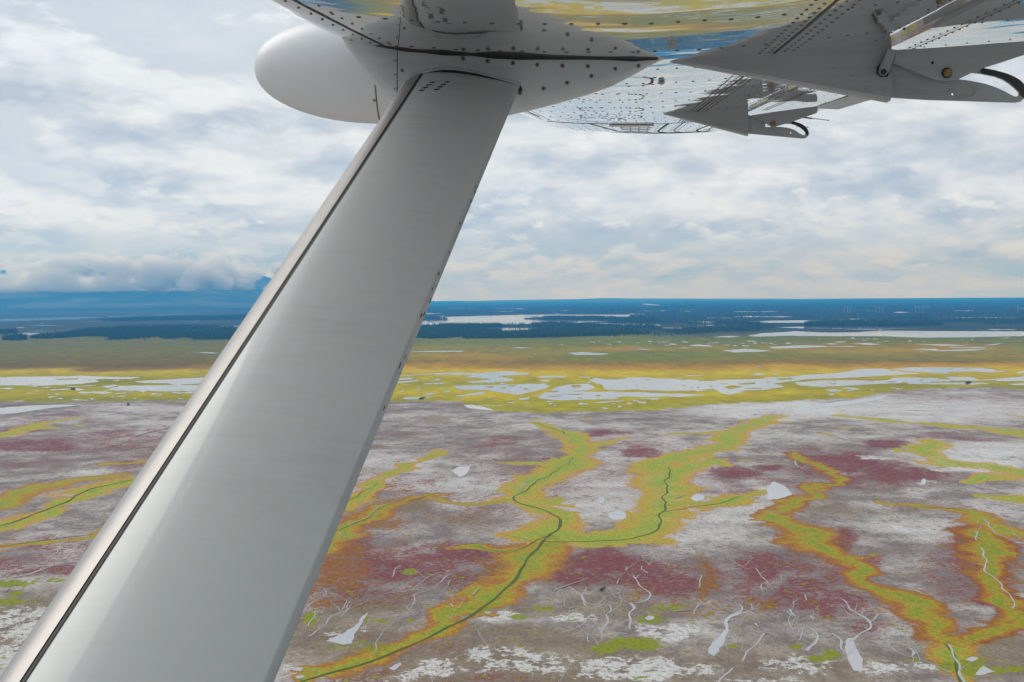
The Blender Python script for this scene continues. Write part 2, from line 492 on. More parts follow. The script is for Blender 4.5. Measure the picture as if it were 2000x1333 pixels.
film = [(1250, 1300, 200, 34, .55), (1000, 1300, 160, 30, .5), (850, 1310, 140, 22, .45), (1120, 1215, 60, 14, .45), (1300, 1240, 130, 22, .5), (1760, 1300, 140, 30, .5), (1560, 1290, 120, 30, .45), (1000, 1212, 90, 14, .5), (680, 1240, 80, 14, .4), (590, 1310, 60, 16, .4), (40, 1240, 90, 60, .5), (60, 1310, 90, 40, .5), (1480, 1325, 120, 16, .4), (1900, 905, 120, 20, .5), (1500, 965, 34, 16, .6), (1770, 1040, 60, 12, .45), (1560, 800, 120, 10, .5), (1180, 950, 50, 30, .3), (920, 940, 50, 10, .3), (1710, 890, 40, 8, .5), (1810, 945, 50, 10, .4), (1500, 830, 100, 12, .3)]
vrows = np.concatenate([np.arange(1500, 700, -2.4), np.arange(700, 600, -1.2), np.arange(600, 587, -0.5)])
R = H * F / (vrows - VH)
R = np.concatenate([[40, 90, 150, 210, 260], R[(R > 290) & (R < 32500)], [33000.0]])
th = np.concatenate([np.linspace(-29, 29, 560), np.linspace(29, 331, 62)[1:-1]]) * math.pi / 180
nr, nt = len(R), len(th)
gx = (R[:, None] * np.sin(th)[None, :])
gy = (R[:, None] * np.cos(th)[None, :])
X = np.concatenate([[0.0], gx.ravel()])
Y = np.concatenate([[0.0], gy.ravel()])


def chan_field(X, Y):
    wx = X + (fbm(X / 26, Y / 26, 3, 4) - .5) * 26 + (fbm(X / 7, Y / 7, 9, 3) - .5) * 7
    wy = Y + (fbm(X / 26, Y / 26, 5, 4) - .5) * 34 + (fbm(X / 7, Y / 7, 11, 3) - .5) * 9
    best = np.full(X.shape, 9.0)
    irr = 0.44 + 0.94 * fbm(X / 38, Y / 50, 15, 3)
    rust = np.zeros(X.shape)
    for pts, w0, w1, ru in chan:
        g = [G(u, v) for u, v in pts]
        ln = np.cumsum([0] + [(g[i + 1] - g[i]).length for i in range(len(g) - 1)])
        for i in range(len(g) - 1):
            ax, ay, bx, by = g[i].x, g[i].y, g[i + 1].x, g[i + 1].y
            sel = (np.abs(X - (ax + bx) / 2) < abs(ax - bx) / 2 + 130) & (np.abs(Y - (ay + by) / 2) < abs(ay - by) / 2 + 160)
            if not sel.any():
                continue
            sx, sy = wx[sel], wy[sel]
            L2 = (bx - ax) ** 2 + (by - ay) ** 2
            tt = np.clip(((sx - ax) * (bx - ax) + (sy - ay) * (by - ay)) / L2, 0, 1)
            dd = np.hypot(sx - ax - tt * (bx - ax), (sy - ay - tt * (by - ay)))
            f = (ln[i] + tt * (ln[i + 1] - ln[i])) / ln[-1]
            cc = dd / (w0 + (w1 - w0) * f) / irr[sel]
            cur = best[sel]
            rr = rust[sel]
            better = cc < cur
            rr[better] = ru
            cur[better] = cc[better]
            best[sel] = cur
            rust[sel] = rr
    return np.minimum(best, 4.0), rust


def blobs(lst, u, v):
    acc = np.zeros(u.shape)
    for (cu, cv, ru, rv, a) in lst:
        q = ((u - cu) / ru) ** 2 + ((v - cv) / rv) ** 2
        acc = np.maximum(acc, a * (1 - sstep(np.sqrt(q), 0.35, 1.35)))
    return acc


shore_px = [(-400, 785), (0, 785), (150, 787), (370, 783), (760, 786), (890, 787), (930, 794), (1000, 802), (1100, 804), (1250, 801), (1400, 792), (1560, 782), (1680, 776), (1745, 766), (1850, 760), (1920, 756), (2000, 760), (2400, 762)]
su, svv = np.array([p[0] for p in shore_px]), np.array([p[1] for p in shore_px])
u0, v0, dep0 = project(X, Y, np.zeros_like(X))
front = dep0 > 10
wu = u0 + (fbm(X / 45, Y / 45, 21, 4) - .5) * 60
vscale = np.clip((v0 - 590) / 400, 0.05, 2)
wv = v0 + (fbm(X / 45, Y / 60, 23, 4) - .5) * 46 * vscale
cw, cr = chan_field(X, Y)
out = (~front) | (u0 < -60) | (u0 > 2060) | (v0 > 1400)
base_r = sstep(fbm(X / 150, Y / 150, 31, 4), .52, .68) * .7
base_w = sstep(fbm(X / 110, Y / 110, 37, 4), .45, .7) * .8
whites = [(a1, a2, a3, a4, a5 * (.5 if a2 > 1195 else 1)) for (a1, a2, a3, a4, a5) in whites]
red = np.where(out, base_r, np.maximum(blobs(reds, wu, wv) * .82, .12 + base_r * .3))
wht = np.where(out, base_w, np.maximum(blobs(whites, wu, wv) * .62, .06 + base_w * .45))
brn = np.where(out, base_r * .3, blobs(browns, wu, wv))
rst = np.where(out, 0, blobs(rusts, wu, wv) * .68)
mos = np.where(out, 0, blobs(moss, u0 + (wu - u0) * .35, v0 + (wv - v0) * .3))
flm = np.where(out, base_w * .3, blobs(film, wu, wv))
shv = np.interp(u0, su, svv)
shv = np.where(front, shv, 785)
vv = np.where(front, v0, 585 + H * F / np.maximum(np.hypot(X, Y), 1))
# distance over the shoreline in rows of the photograph, made irregular
offs = shv - vv + (fbm(X / 90, Y / 150, 41, 5, .6) - .5) * 13 + (fbm(X / 16, Y / 40, 43, 3) - .5) * 4
zone = sstep(offs, -0.8, 0.8)
# colours of the land behind the shore
nb = fbm(X / 300, Y / 500, 51, 5)
nb2 = fbm(X / 90, Y / 200, 55, 5)
nb3 = fbm(X / 900, Y / 1500, 57, 4)
vw = vv + (nb - .5) * 26 * np.clip((vv - 590) / 140, .1, 1.3) + (nb2 - .5) * 10
yellow = np.array([.70, .53, .004])  # plant yellow, raised to carry the belt's sunlit brightness
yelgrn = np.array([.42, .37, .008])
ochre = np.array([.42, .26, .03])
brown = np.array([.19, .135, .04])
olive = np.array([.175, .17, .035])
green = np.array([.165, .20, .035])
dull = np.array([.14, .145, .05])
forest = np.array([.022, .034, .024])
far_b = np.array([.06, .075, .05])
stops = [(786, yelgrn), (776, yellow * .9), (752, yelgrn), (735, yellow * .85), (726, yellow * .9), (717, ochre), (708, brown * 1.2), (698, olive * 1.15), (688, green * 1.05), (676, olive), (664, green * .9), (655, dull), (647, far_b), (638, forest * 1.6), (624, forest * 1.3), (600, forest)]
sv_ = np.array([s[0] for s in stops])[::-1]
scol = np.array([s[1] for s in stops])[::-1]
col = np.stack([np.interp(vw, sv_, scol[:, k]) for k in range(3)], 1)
# left side is duller: narrower yellow belt
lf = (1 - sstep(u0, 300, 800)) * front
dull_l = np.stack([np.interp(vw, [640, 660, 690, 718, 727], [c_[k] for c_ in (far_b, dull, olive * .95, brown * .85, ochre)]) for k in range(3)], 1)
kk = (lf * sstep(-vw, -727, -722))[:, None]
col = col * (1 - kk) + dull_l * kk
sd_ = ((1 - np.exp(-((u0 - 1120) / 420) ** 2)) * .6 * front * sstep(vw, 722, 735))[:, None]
col = col * (1 - sd_) + col * np.array([.60, .70, 1.0]) * sd_  # sides more olive, and darker so the sunlit centre is painted brighter
# patches: ochre and brown drifts in the meadow
pm = (sstep(nb3, .52, .66) * sstep(vw, 668, 684) * (1 - sstep(vw, 712, 726)) * (1 - lf))[:, None]
col = col * (1 - pm * .75) + ochre * pm * .75
pg = (sstep(fbm(X / 700, Y / 900, 63, 4), .52, .64) * sstep(vw, 652, 664) * (1 - sstep(vw, 700, 712)))[:, None]
col = col * (1 - pg * .6) + green * pg * .6
col *= (0.78 + 0.44 * fbm(X / 25, Y / 70, 71, 3))[:, None]
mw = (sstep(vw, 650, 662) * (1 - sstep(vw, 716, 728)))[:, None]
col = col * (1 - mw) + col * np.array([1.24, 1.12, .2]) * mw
# open heath between the far woods
ho = (sstep(fbm(X / 1500, Y / 1500, 77, 4), .50, .60) * sstep(vw, 606, 622) * (1 - sstep(vw, 650, 656)))[:, None]
col = col * (1 - ho * .75) + far_b * ho * .75

me = bpy.data.meshes.new('ground')
nv = 1 + nr * nt
co3 = np.zeros((nv, 3), np.float32)
co3[:, 0], co3[:, 1] = X, Y
I, J = np.meshgrid(np.arange(nr - 1), np.arange(nt), indexing='ij')
J2 = (J + 1) % nt
quads = np.stack([1 + I * nt + J, 1 + I * nt + J2, 1 + (I + 1) * nt + J2, 1 + (I + 1) * nt + J], -1).reshape(-1, 4)[:, ::-1]
tj = np.arange(nt)
tris = np.stack([np.zeros(nt, int), 1 + (tj + 1) % nt, 1 + tj], -1)
loops = np.concatenate([tris.ravel(), quads.ravel()]).astype(np.int32)
starts = np.concatenate([np.arange(nt) * 3, nt * 3 + np.arange(len(quads)) * 4]).astype(np.int32)
me.vertices.add(nv)
me.vertices.foreach_set('co', co3.ravel())
me.loops.add(len(loops))
me.loops.foreach_set('vertex_index', loops)
me.polygons.add(len(starts))
me.polygons.foreach_set('loop_start', starts)
me.update(calc_edges=True)
me.validate()
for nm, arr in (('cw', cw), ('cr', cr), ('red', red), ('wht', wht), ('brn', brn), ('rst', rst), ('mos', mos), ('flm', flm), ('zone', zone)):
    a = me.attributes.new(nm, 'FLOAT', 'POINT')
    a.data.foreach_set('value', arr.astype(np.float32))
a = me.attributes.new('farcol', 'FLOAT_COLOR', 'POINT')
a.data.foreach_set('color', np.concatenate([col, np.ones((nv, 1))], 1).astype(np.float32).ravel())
ground = bpy.data.objects.new('ground', me)
C.objects.link(ground)
ground['kind'] = 'structure'

m, t, b = mat_new('marsh_ground')
pos = t.node('ShaderNodeTexCoord').outputs['Object']
n1 = t.noise(pos, 0.035, 9, 0.62, 0.3)
n2 = t.noise(pos, 0.33, 6, 0.68)
n3 = t.noise(t.vmath('MULTIPLY', pos, (1, 0.6, 1)), 0.10, 9, 0.74, 0.25)
s1 = t.math('SUBTRACT', n1, 0.5)
s2 = t.math('SUBTRACT', n2, 0.5)
s3 = t.math('SUBTRACT', n3, 0.5)
wf = t.math('ADD', t.attr('wht'), t.math('ADD', t.math('MULTIPLY', s3, 2.0), t.math('ADD', t.math('MULTIPLY', s1, 1.5), t.math('MULTIPLY', s2, 1.0))))
n4 = t.noise(t.vmath('MULTIPLY', pos, (1, 0.6, 1)), 1.1, 5, 0.75)
s4 = t.math('SUBTRACT', n4, 0.5)
wf = t.math('ADD', wf, t.math('MULTIPLY', s4, 0.7))
mud = t.ramp(t.smooth(wf, -0.25, 0.95), [(0.0, (0.20, 0.168, 0.158)), (0.24, (0.32, 0.29, 0.278)), (0.46, (0.44, 0.42, 0.415)), (0.72, (0.50, 0.488, 0.495)), (1.0, (0.58, 0.575, 0.59))])
bf = t.math('ADD', t.attr('brn'), t.math('ADD', t.math('MULTIPLY', s1, 0.8), t.math('MULTIPLY', s2, 0.9)))
mud = t.mix(t.math('MULTIPLY', t.smooth(bf, 0.2, 0.8), 0.8), mud, (0.205, 0.152, 0.075))
# dark specks of dead stems
spk = t.smooth(t.noise(pos, 0.9, 4, 0.75), 0.56, 0.70)
mud = t.mix(t.math('MULTIPLY', spk, 0.55), mud, (0.12, 0.09, 0.085))
rf = t.math('ADD', t.attr('red'), t.math('ADD', t.math('ADD', t.math('MULTIPLY', s3, 2.6), t.math('MULTIPLY', s4, 1.3)), t.math('MULTIPLY', s2, 1.9)))
redc = t.mix(n4, (0.115, 0.022, 0.030), (0.27, 0.070, 0.078))
c = t.mix(t.math('MULTIPLY', t.smooth(rf, 0.26, 0.62), 0.90), mud, redc)
rsf = t.math('ADD', t.attr('rst'), t.math('ADD', t.math('MULTIPLY', s3, 2.4), t.math('MULTIPLY', s2, 1.8)))
rustc = t.mix(n4, (0.17, 0.065, 0.015), (0.36, 0.155, 0.035))
c = t.mix(t.math('MULTIPLY', t.smooth(rsf, 0.30, 0.62), 0.88), c, rustc)
ff = t.math('ADD', t.attr('flm'), t.math('ADD', t.math('MULTIPLY', s3, 2.0), t.math('MULTIPLY', s2, 1.2)))
filmm = t.smooth(ff, 0.42, 0.50)
c = t.mix(filmm, c, (0.55, 0.55, 0.56))
cwv = t.math('ADD', t.attr('cw'), t.math('ADD', t.math('MULTIPLY', s3, 2.2), t.math('ADD', t.math('MULTIPLY', s4, .8), t.math('MULTIPLY', s2, 1.3))))
cwn = t.math('MULTIPLY', t.math('ADD', cwv, t.math('MULTIPLY', s1, 1.6)), 0.5)
vegy = t.ramp(cwn, [(0.0, (0.31, 0.40, 0.065)), (0.12, (0.36, 0.40, 0.06)), (0.24, (0.44, 0.385, 0.055)), (0.38, (0.51, 0.36, 0.06)), (0.54, (0.52, 0.32, 0.09))])
vegr = t.ramp(cwn, [(0.0, (0.24, 0.29, 0.025)), (0.12, (0.34, 0.31, 0.025)), (0.28, (0.40, 0.25, 0.025)), (0.44, (0.36, 0.155, 0.022)), (0.68, (0.27, 0.095, 0.03))])
veg = t.mix(t.attr('cr'), vegy, vegr)
veg = t.mix(t.math('MULTIPLY', t.smooth(n4, 0.42, 0.68), 0.5), veg, t.mix(1.0, veg, (0.42, 0.46, 0.4), 'MULTIPLY'))
lim = t.math('ADD', 0.95, t.math('MULTIPLY', t.attr('cr'), 0.22))
vm = t.smooth(t.math('SUBTRACT', cwv, lim), -0.05, t.math('ADD', 0.07, t.math('MULTIPLY', t.attr('cr'), 0.55)), 1.0, 0.0)
c = t.mix(vm, c, veg)
mf = t.math('ADD', t.attr('mos'), t.math('ADD', t.math('MULTIPLY', s3, 3.0), t.math('MULTIPLY', s2, 3.0)))
mossc = t.mix(n4, (0.11, 0.15, 0.012), (0.34, 0.36, 0.03))
c = t.mix(t.smooth(mf, 0.38, 0.52), c, mossc)
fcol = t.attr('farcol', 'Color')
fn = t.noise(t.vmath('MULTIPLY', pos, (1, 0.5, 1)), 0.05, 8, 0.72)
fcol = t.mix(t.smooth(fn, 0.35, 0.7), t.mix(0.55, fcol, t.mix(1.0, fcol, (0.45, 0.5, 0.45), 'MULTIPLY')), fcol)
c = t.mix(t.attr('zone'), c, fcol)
c = t.mix(1.0, c, (1.01, 1.0, 0.95), 'MULTIPLY')
# grain of tussocks and stems
gr = t.noise(pos, 1.7, 3, 0.8)
gr2 = t.noise(t.vmath('MULTIPLY', pos, (1, 0.5, 1)), 0.6, 4, 0.75)
gm = t.math('ADD', t.math('MULTIPLY', gr, 0.5), t.math('MULTIPLY', gr2, 0.5))
gm = t.smooth(gm, 0.34, 0.64)
c = t.mix(1.0, c, t.mix(gm, (0.70, 0.67, 0.65), (1.20, 1.20, 1.20)), 'MULTIPLY')
t.put(b.inputs['Base Color'], c)
b.inputs['Roughness'].default_value = 0.85
wet = t.smooth(wf, 0.35, 0.9)
t.put(b.inputs['Roughness'], t.math('SUBTRACT', t.math('SUBTRACT', 0.95, t.math('MULTIPLY', filmm, 0.3)), t.math('MULTIPLY', t.math('MULTIPLY', wet, t.math('SUBTRACT', 1.0, t.attr('zone'))), 0.40)))
t.put(b.inputs['Specular IOR Level'], t.math('ADD', 0.06, t.math('MULTIPLY', t.math('MULTIPLY', wet, t.math('SUBTRACT', 1.0, t.attr('zone'))), 0.35)))
t.put(b.inputs['Normal'], t.bump(t.math('ADD', n2, t.math('MULTIPLY', n3, 1.5)), 0.4, 1.0))
me.materials.append(m)

# ------------------------------------------------------------------ water: lakes, ponds, rills
SHEETS = {}


def poly_sheet(name, px, z, mat, rough=2.0, sub=5.0, chaikin=1):
    """closed outline given in photo pixels, laid on the ground, edges made irregular"""
    rnd = random.Random(hash((round(px[0][0]), round(px[0][1]), len(px))) & 0xffff)
    pts = []
    n = len(px)
    for i in range(n):
        a, b2 = Vector((*px[i], 0)), Vector((*px[(i + 1) % n], 0))
        k = max(1, int((b2 - a).length / sub))
        for q in range(k):
            p = a.lerp(b2, q / k)
            if q:
                p.y += rnd.gauss(0, 0.22 * rough)
                p.x += rnd.gauss(0, 0.9 * rough)
            pts.append(p)
    for _ in range(chaikin):
        q2 = []
        for i in range(len(pts)):
            a, b2 = pts[i], pts[(i + 1) % len(pts)]
            q2 += [a * .75 + b2 * .25, a * .25 + b2 * .75]
        pts = q2
    SHEETS[name] = SHEETS.get(name, 0) + 1
    z = z + .0005 * SHEETS[name]
    vs = [G(p.x, p.y, z) for p in pts]
    org = Vector((sum(q.x for q in vs) / len(vs), sum(q.y for q in vs) / len(vs), z))
    bm = bmesh.new()
    bv = [bm.verts.new(q - org) for q in vs]
    ed = [bm.edges.new((bv[i], bv[(i + 1) % len(bv)])) for i in range(len(bv))]
    bmesh.ops.triangle_fill(bm, use_beauty=True, use_dissolve=False, edges=ed, normal=(0, 0, 1))
    for f in bm.faces:
        if f.normal.z < 0:
            f.normal_flip()
    me = bpy.data.meshes.new(name)
    bm.to_mesh(me)
    bm.free()
    me.materials.append(mat)
    o = bpy.data.objects.new(name, me)
    C.objects.link(o)
    o.location = org
    o['kind'] = 'structure'
    return o


def lens(u0, v0_, u1, v1, hgt):
    """thin elongated pond between two pixels"""
    k = 10
    top, bot = [], []
    ph = random.random() * 6
    for i in range(k + 1):
        f = i / k
        w = math.sin(math.pi * f) ** 0.6 * hgt * (0.75 + 0.4 * math.sin(f * 9 + ph))
        u, v = u0 + (u1 - u0) * f, v0_ + (v1 - v0_) * f
        top.append((u, v - w * .5))
        bot.append((u, v + w * .5))
    return top + bot[-2:0:-1]


lakes = []
z1 = lambda p: Z(740, 690, .25, p)
z2 = lambda p: Z(1200, 690, .25, p)
z3 = lambda p: Z(1600, 690, .2, p)
z4 = lambda p: Z(0, 690, .22, p)
z5 = lambda p: Z(800, 570, .25, p)
z6 = lambda p: Z(1250, 570, .25, p)
z7 = lambda p: Z(1600, 570, .2, p)
z8 = lambda p: Z(0, 570, .27, p)
ponds_px = [
    z1([(100, 185), (380, 160), (560, 152), (800, 158), (860, 150), (1040, 140), (1080, 152), (1180, 155), (1160, 168), (920, 180), (1060, 205), (1030, 218), (900, 215), (850, 200), (670, 190), (740, 172), (500, 168), (320, 168), (200, 182)]),
    z1([(100, 202), (260, 192), (265, 204), (120, 212)]), z1([(60, 232), (310, 210), (300, 222), (160, 234)]),
    z1([(690, 225), (860, 208), (1050, 215), (900, 230), (700, 233)]), z1([(340, 235), (520, 232), (500, 242), (360, 245)]),
    z1([(570, 255), (860, 250), (1000, 245), (1300, 238), (1340, 262), (1250, 290), (1100, 325), (930, 305), (850, 290), (620, 285), (600, 270)]),
    z1([(580, 340), (740, 312), (830, 300), (810, 322), (650, 338)]), z1([(180, 355), (220, 342), (350, 345), (440, 335), (350, 358), (200, 362)]),
    z1([(330, 322), (400, 310), (460, 314), (400, 324)]), z1([(1090, 358), (1180, 342), (1170, 362), (1110, 368)]),
    z1([(1340, 290), (1390, 262), (1480, 245), (1560, 240), (1640, 240), (1700, 270), (1640, 290), (1500, 300), (1400, 305)]),
    z1([(1220, 188), (1300, 178), (1470, 180), (1440, 190), (1280, 194)]), z1([(1240, 218), (1290, 207), (1350, 214), (1330, 222)]),
    # the big lake of the belt, and the strip below it
    z1([(1640, 215), (1700, 190), (1760, 205), (1850, 200)]) + z2([(0, 208), (120, 190), (250, 190), (350, 200), (500, 200), (650, 212), (900, 208), (1160, 200), (1180, 190), (1370, 185), (1500, 170), (1700, 160), (1800, 148), (1900, 130), (1990, 125), (1990, 182), (1900, 188), (1700, 195), (1500, 205), (1400, 220), (1240, 238), (1290, 250), (1330, 262), (1180, 285), (1000, 306), (900, 325), (840, 318), (800, 290), (620, 300), (430, 298), (160, 285), (40, 290)]) + z1([(1780, 285), (1740, 250)]),
    z1([(1235, 350), (1290, 308), (1500, 300), (1720, 302), (1860, 300)]) + z2([(0, 308), (200, 304), (430, 318), (560, 318), (720, 328), (500, 345), (410, 338), (250, 345), (80, 340), (0, 350)]) + z1([(1880, 358), (1400, 370)]),
    z3([(0, 215), (200, 195), (340, 175), (400, 155), (640, 152), (700, 170), (880, 190), (1000, 203), (700, 215), (500, 230), (200, 245), (0, 248)]),
    z3([(680, 160), (900, 138), (1300, 140), (1600, 145), (1720, 165), (1700, 178), (1480, 180), (1250, 185), (1280, 205), (1140, 195), (900, 180)]),
    z3([(-250, 285), (0, 270), (300, 265), (640, 270), (740, 240), (1100, 240), (1280, 262), (1300, 275), (1000, 290), (600, 300), (250, 320), (0, 330), (-200, 312)]),
    z3([(1220, 235), (1480, 232), (1560, 262), (1800, 245), (2080, 222), (2080, 270), (1800, 275), (1450, 270), (1300, 268)]),
    z3([(860, 292), (1300, 290), (1600, 290), (1680, 300), (1500, 308), (900, 303)]),
    z3([(220, 340), (330, 336), (420, 356), (330, 360)]), z3([(30, 358), (160, 352), (235, 366), (140, 380)]), z3([(70, 402), (110, 394), (165, 398), (130, 411)]),
    z3([(1840, 302), (2050, 290), (2050, 312), (1900, 314)]), z3([(1920, 195), (1990, 172), (2060, 175), (2060, 200)]), z3([(1480, 180), (1740, 172), (1850, 178), (1700, 190)]),
    z4([(-60, 216), (640, 203), (720, 200), (1000, 213), (1250, 213), (1150, 232), (840, 232), (880, 255), (700, 275), (400, 290), (-60, 286)]),
    z4([(1190, 250), (1400, 240), (1830, 215), (1990, 205), (1990, 270), (1790, 280), (1560, 285), (1480, 268), (1230, 262)]),
    z4([(960, 320), (1060, 292), (1500, 285), (1770, 285), (1990, 285), (1990, 330), (1740, 335), (1500, 340), (1060, 332), (980, 328)]),
    z4([(890, 300), (1000, 280), (1050, 285), (960, 310)]),
    z4([(-60, 490), (250, 468), (480, 458), (720, 460), (600, 475), (440, 490), (130, 535), (-60, 548)]),
]
ponds_px += [z4(lens(*a)) for a in [(-40, 316, 130, 314, 14), (440, 330, 615, 318, 14), (600, 322, 760, 324, 18), (680, 350, 1000, 352, 24), (580, 298, 860, 289, 9), (990, 388, 1140, 380, 10), (630, 414, 790, 418, 11), (420, 393, 505, 386, 12), (1320, 366, 1440, 359, 14), (1560, 357, 1740, 347, 18), (270, 298, 340, 300, 7), (360, 303, 450, 304, 9), (1000, 245, 1060, 243, 10), (1020, 360, 1130, 352, 10), (120, 428, 220, 427, 9)]]
ponds_px += [z1(lens(*a)) for a in [(1550, 395, 1640, 398, 18), (1670, 388, 1920, 375, 12), (1740, 428, 1800, 434, 14), (1320, 398, 1370, 396, 10), (1000, 385, 1060, 388, 10), (840, 350, 880, 348, 6), (1930, 392, 1990, 396, 12), (1290, 378, 1380, 380, 8), (1140, 392, 1180, 390, 8), (1870, 415, 1900, 418, 10), (500, 305, 560, 297, 16), (300, 268, 330, 266, 6), (150, 300, 215, 296, 10), (410, 210, 500, 205, 14), (1560, 188, 1660, 192, 10), (1360, 408, 1390, 412, 8)]]
ponds_px += [z2(lens(*a)) for a in [(180, 382, 250, 388, 20), (0, 378, 80, 374, 10), (100, 395, 140, 396, 10), (20, 420, 60, 418, 16), (200, 356, 370, 360, 12), (540, 178, 700, 176, 8), (1060, 165, 1190, 165, 16), (1240, 165, 1280, 165, 14), (1100, 107, 1150, 107, 6)]]
pool_px = [
    Z(1000, 800, .4, [(1105, 985), (1060, 1008), (1035, 1030), (1045, 1065), (1010, 1110), (965, 1160), (960, 1190), (990, 1205), (1015, 1180), (1040, 1120), (1058, 1070), (1055, 1030), (1080, 1010), (1130, 995)]),
    Z(540, 800, .4, [(455, 980), (410, 1020), (380, 1060), (330, 1090), (240, 1130), (330, 1150), (370, 1140), (390, 1085), (420, 1040)]),
    Z(1500, 760, .43, [(360, 1135), (350, 1170), (360, 1220), (390, 1280), (430, 1285), (432, 1230), (400, 1170), (385, 1130)]),
    Z(540, 800, .4, [(850, 300), (890, 280), (945, 278), (940, 300), (920, 320), (890, 330)]),
    Z(1000, 800, .4, [(470, 505), (520, 492), (555, 505), (550, 535), (500, 540), (475, 530)]), Z(1000, 800, .4, [(870, 435), (905, 410), (940, 420), (940, 440), (900, 450)]),
    Z(1000, 800, .4, [(645, 1018), (670, 1005), (698, 1012), (690, 1025), (660, 1028)]), Z(1000, 800, .4, [(410, 455), (430, 425), (450, 430), (440, 460)]),
    Z(540, 800, .4, [(70, 1270), (100, 1258), (130, 1265), (120, 1280)]), Z(540, 800, .4, [(90, 1305), (130, 1296), (140, 1308), (105, 1316)]),
    Z(540, 800, .4, [(545, 1265), (600, 1235), (615, 1245), (575, 1275)]), Z(540, 800, .4, [(930, 1185), (975, 1172), (1000, 1180), (960, 1192)]),
    Z(1500, 760, .43, [(940, 1300), (980, 1255), (1010, 1275), (1035, 1280), (970, 1300)]), Z(1500, 760, .43, [(895, 1230), (930, 1215), (960, 1222), (930, 1240)]),
    Z(1500, 760, .43, [(-10, 450), (30, 420), (80, 445), (110, 480), (50, 500), (0, 505)]), Z(1500, 760, .43, [(690, 440), (705, 405), (718, 412), (712, 435)]),
    Z(1500, 760, .43, [(150, 100), (230, 70), (420, 45), (560, 28), (480, 55), (300, 80)]), Z(740, 690, .25, [(660, 405), (740, 405), (870, 435), (900, 448), (780, 440), (690, 425)]),
]
lakes_px = [
    z5([(60, 259), (70, 200), (320, 197), (600, 188), (900, 180), (1730, 180), (1700, 205), (1500, 200), (900, 205), (890, 218), (1100, 222), (1470, 227), (1560, 232), (1300, 245), (1150, 240), (1000, 252), (600, 258)]),
    z5([(1340, 248), (1470, 243), (1700, 250), (1980, 262), (1900, 275), (1600, 268)]),
    z5([(270, 308), (480, 315), (600, 310), (590, 292), (650, 285), (950, 285), (1200, 295), (1500, 298), (1650, 308), (1600, 315), (1400, 308), (1000, 307), (900, 320), (740, 325), (680, 308), (560, 313)]),
    z5(lens(60, 172, 270, 172, 8)), z5(lens(130, 193, 300, 193, 5)), z5([(-60, 472), (150, 463), (420, 462), (420, 470), (160, 472)]), z5(lens(770, 438, 960, 438, 7)),
    z5([(1230, 478), (1350, 472), (1560, 485), (1500, 495), (1290, 495)]), z5(lens(1730, 449, 1900, 452, 7)), z5([(1800, 96), (1870, 97), (1970, 106), (1880, 107)]), z5(lens(620, 465, 690, 465, 4)), z5(lens(960, 486, 1000, 486, 4)),
    z6(lens(310, 153, 440, 156, 6)), z6(lens(730, 157, 1080, 156, 8)), z6(lens(720, 195, 1190, 196, 13)), z6(lens(380, 233, 590, 236, 8)),
    z6([(750, 240), (1000, 228), (1500, 220), (1700, 218)]) + z7([(300, 272), (560, 275), (800, 277), (785, 300), (400, 302), (0, 304)]) + z6([(1000, 243)]),
    z6([(1070, 280), (1300, 272)]) + z7([(0, 343), (500, 345), (800, 350), (1030, 357), (700, 368), (560, 376), (0, 364)]) + z6([(1250, 286)]),
    z6([(840, 345), (950, 325), (1150, 315), (1200, 308), (1400, 318)]) + z7([(0, 400), (360, 398), (600, 380), (1090, 385), (2100, 389), (2100, 432), (1500, 445), (1000, 450), (640, 436), (0, 435)]) + z6([(1180, 345), (900, 352)]),
    z6([(640, 460), (820, 447), (1030, 460), (950, 470), (740, 475)]), z6([(1000, 432), (1250, 420), (1420, 422), (1480, 432), (1200, 442), (1050, 445)]),
    z6(lens(1490, 428, 1700, 428, 8)), z6(lens(1430, 407, 1560, 410, 9)), z6(lens(1650, 405, 1890, 413, 14)), z6([(380, 420), (450, 412), (575, 424), (540, 430), (430, 427)]), z6(lens(270, 440, 390, 441, 6)), z6([(570, 357), (680, 345), (780, 350), (700, 358)]),
    z6(lens(830, 388, 915, 390, 8)), z6(lens(630, 418, 710, 419, 6)), z6(lens(500, 408, 560, 408, 4)),
    z7([(940, 512), (1280, 516), (1450, 528), (1200, 530)]), z7(lens(1260, 546, 1650, 547, 14)), z7([(890, 560), (1150, 558), (1170, 575), (1400, 565), (1650, 560), (1520, 575), (1200, 583)]), z7([(1600, 520), (1700, 512), (1790, 506), (1720, 522)]),
    z7(lens(720, 202, 890, 201, 9)), z7(lens(1290, 187, 1520, 187, 8)), z7([(1140, 264), (1400, 252), (1700, 250), (1960, 258), (1500, 268), (1300, 257)]), z7(lens(1780, 452, 1860, 452, 6)), z7(lens(980, 588, 1030, 588, 6)), z7(lens(830, 263, 1020, 263, 7)),
    z8([(-60, 203), (300, 190), (600, 182), (760, 186), (500, 200), (-60, 217)]), z8([(760, 180), (1000, 170), (1015, 175), (800, 186)]), z8([(1090, 170), (1180, 165), (1350, 157), (1350, 163), (1150, 175)]), z8([(160, 300), (350, 297), (300, 310), (230, 318), (170, 310)]),
    z8([(670, 258), (890, 249), (800, 258)]), z8([(1640, 248), (1780, 243), (1780, 256), (1700, 256)]), z8([(1650, 303), (1730, 300), (1720, 310)]), z8([(1400, 440), (1500, 437), (1600, 445), (1540, 448)]), z8(lens(180, 246, 470, 244, 6)), z8(lens(285, 228, 330, 228, 4)), z8(lens(1350, 165, 1650, 163, 4)), z8(lens(250, 284, 320, 284, 4)),
]
rfl = random.Random(31)
for _ in range(34):
    u = rfl.uniform(860, 2000)
    v = rfl.uniform(598, 645)
    w = rfl.uniform(14, 60)
    lakes_px.append(lens(u - w / 2, v, u + w / 2, v + rfl.uniform(-.5, .5), max(.8, (v - 585) * rfl.uniform(.02, .06))))
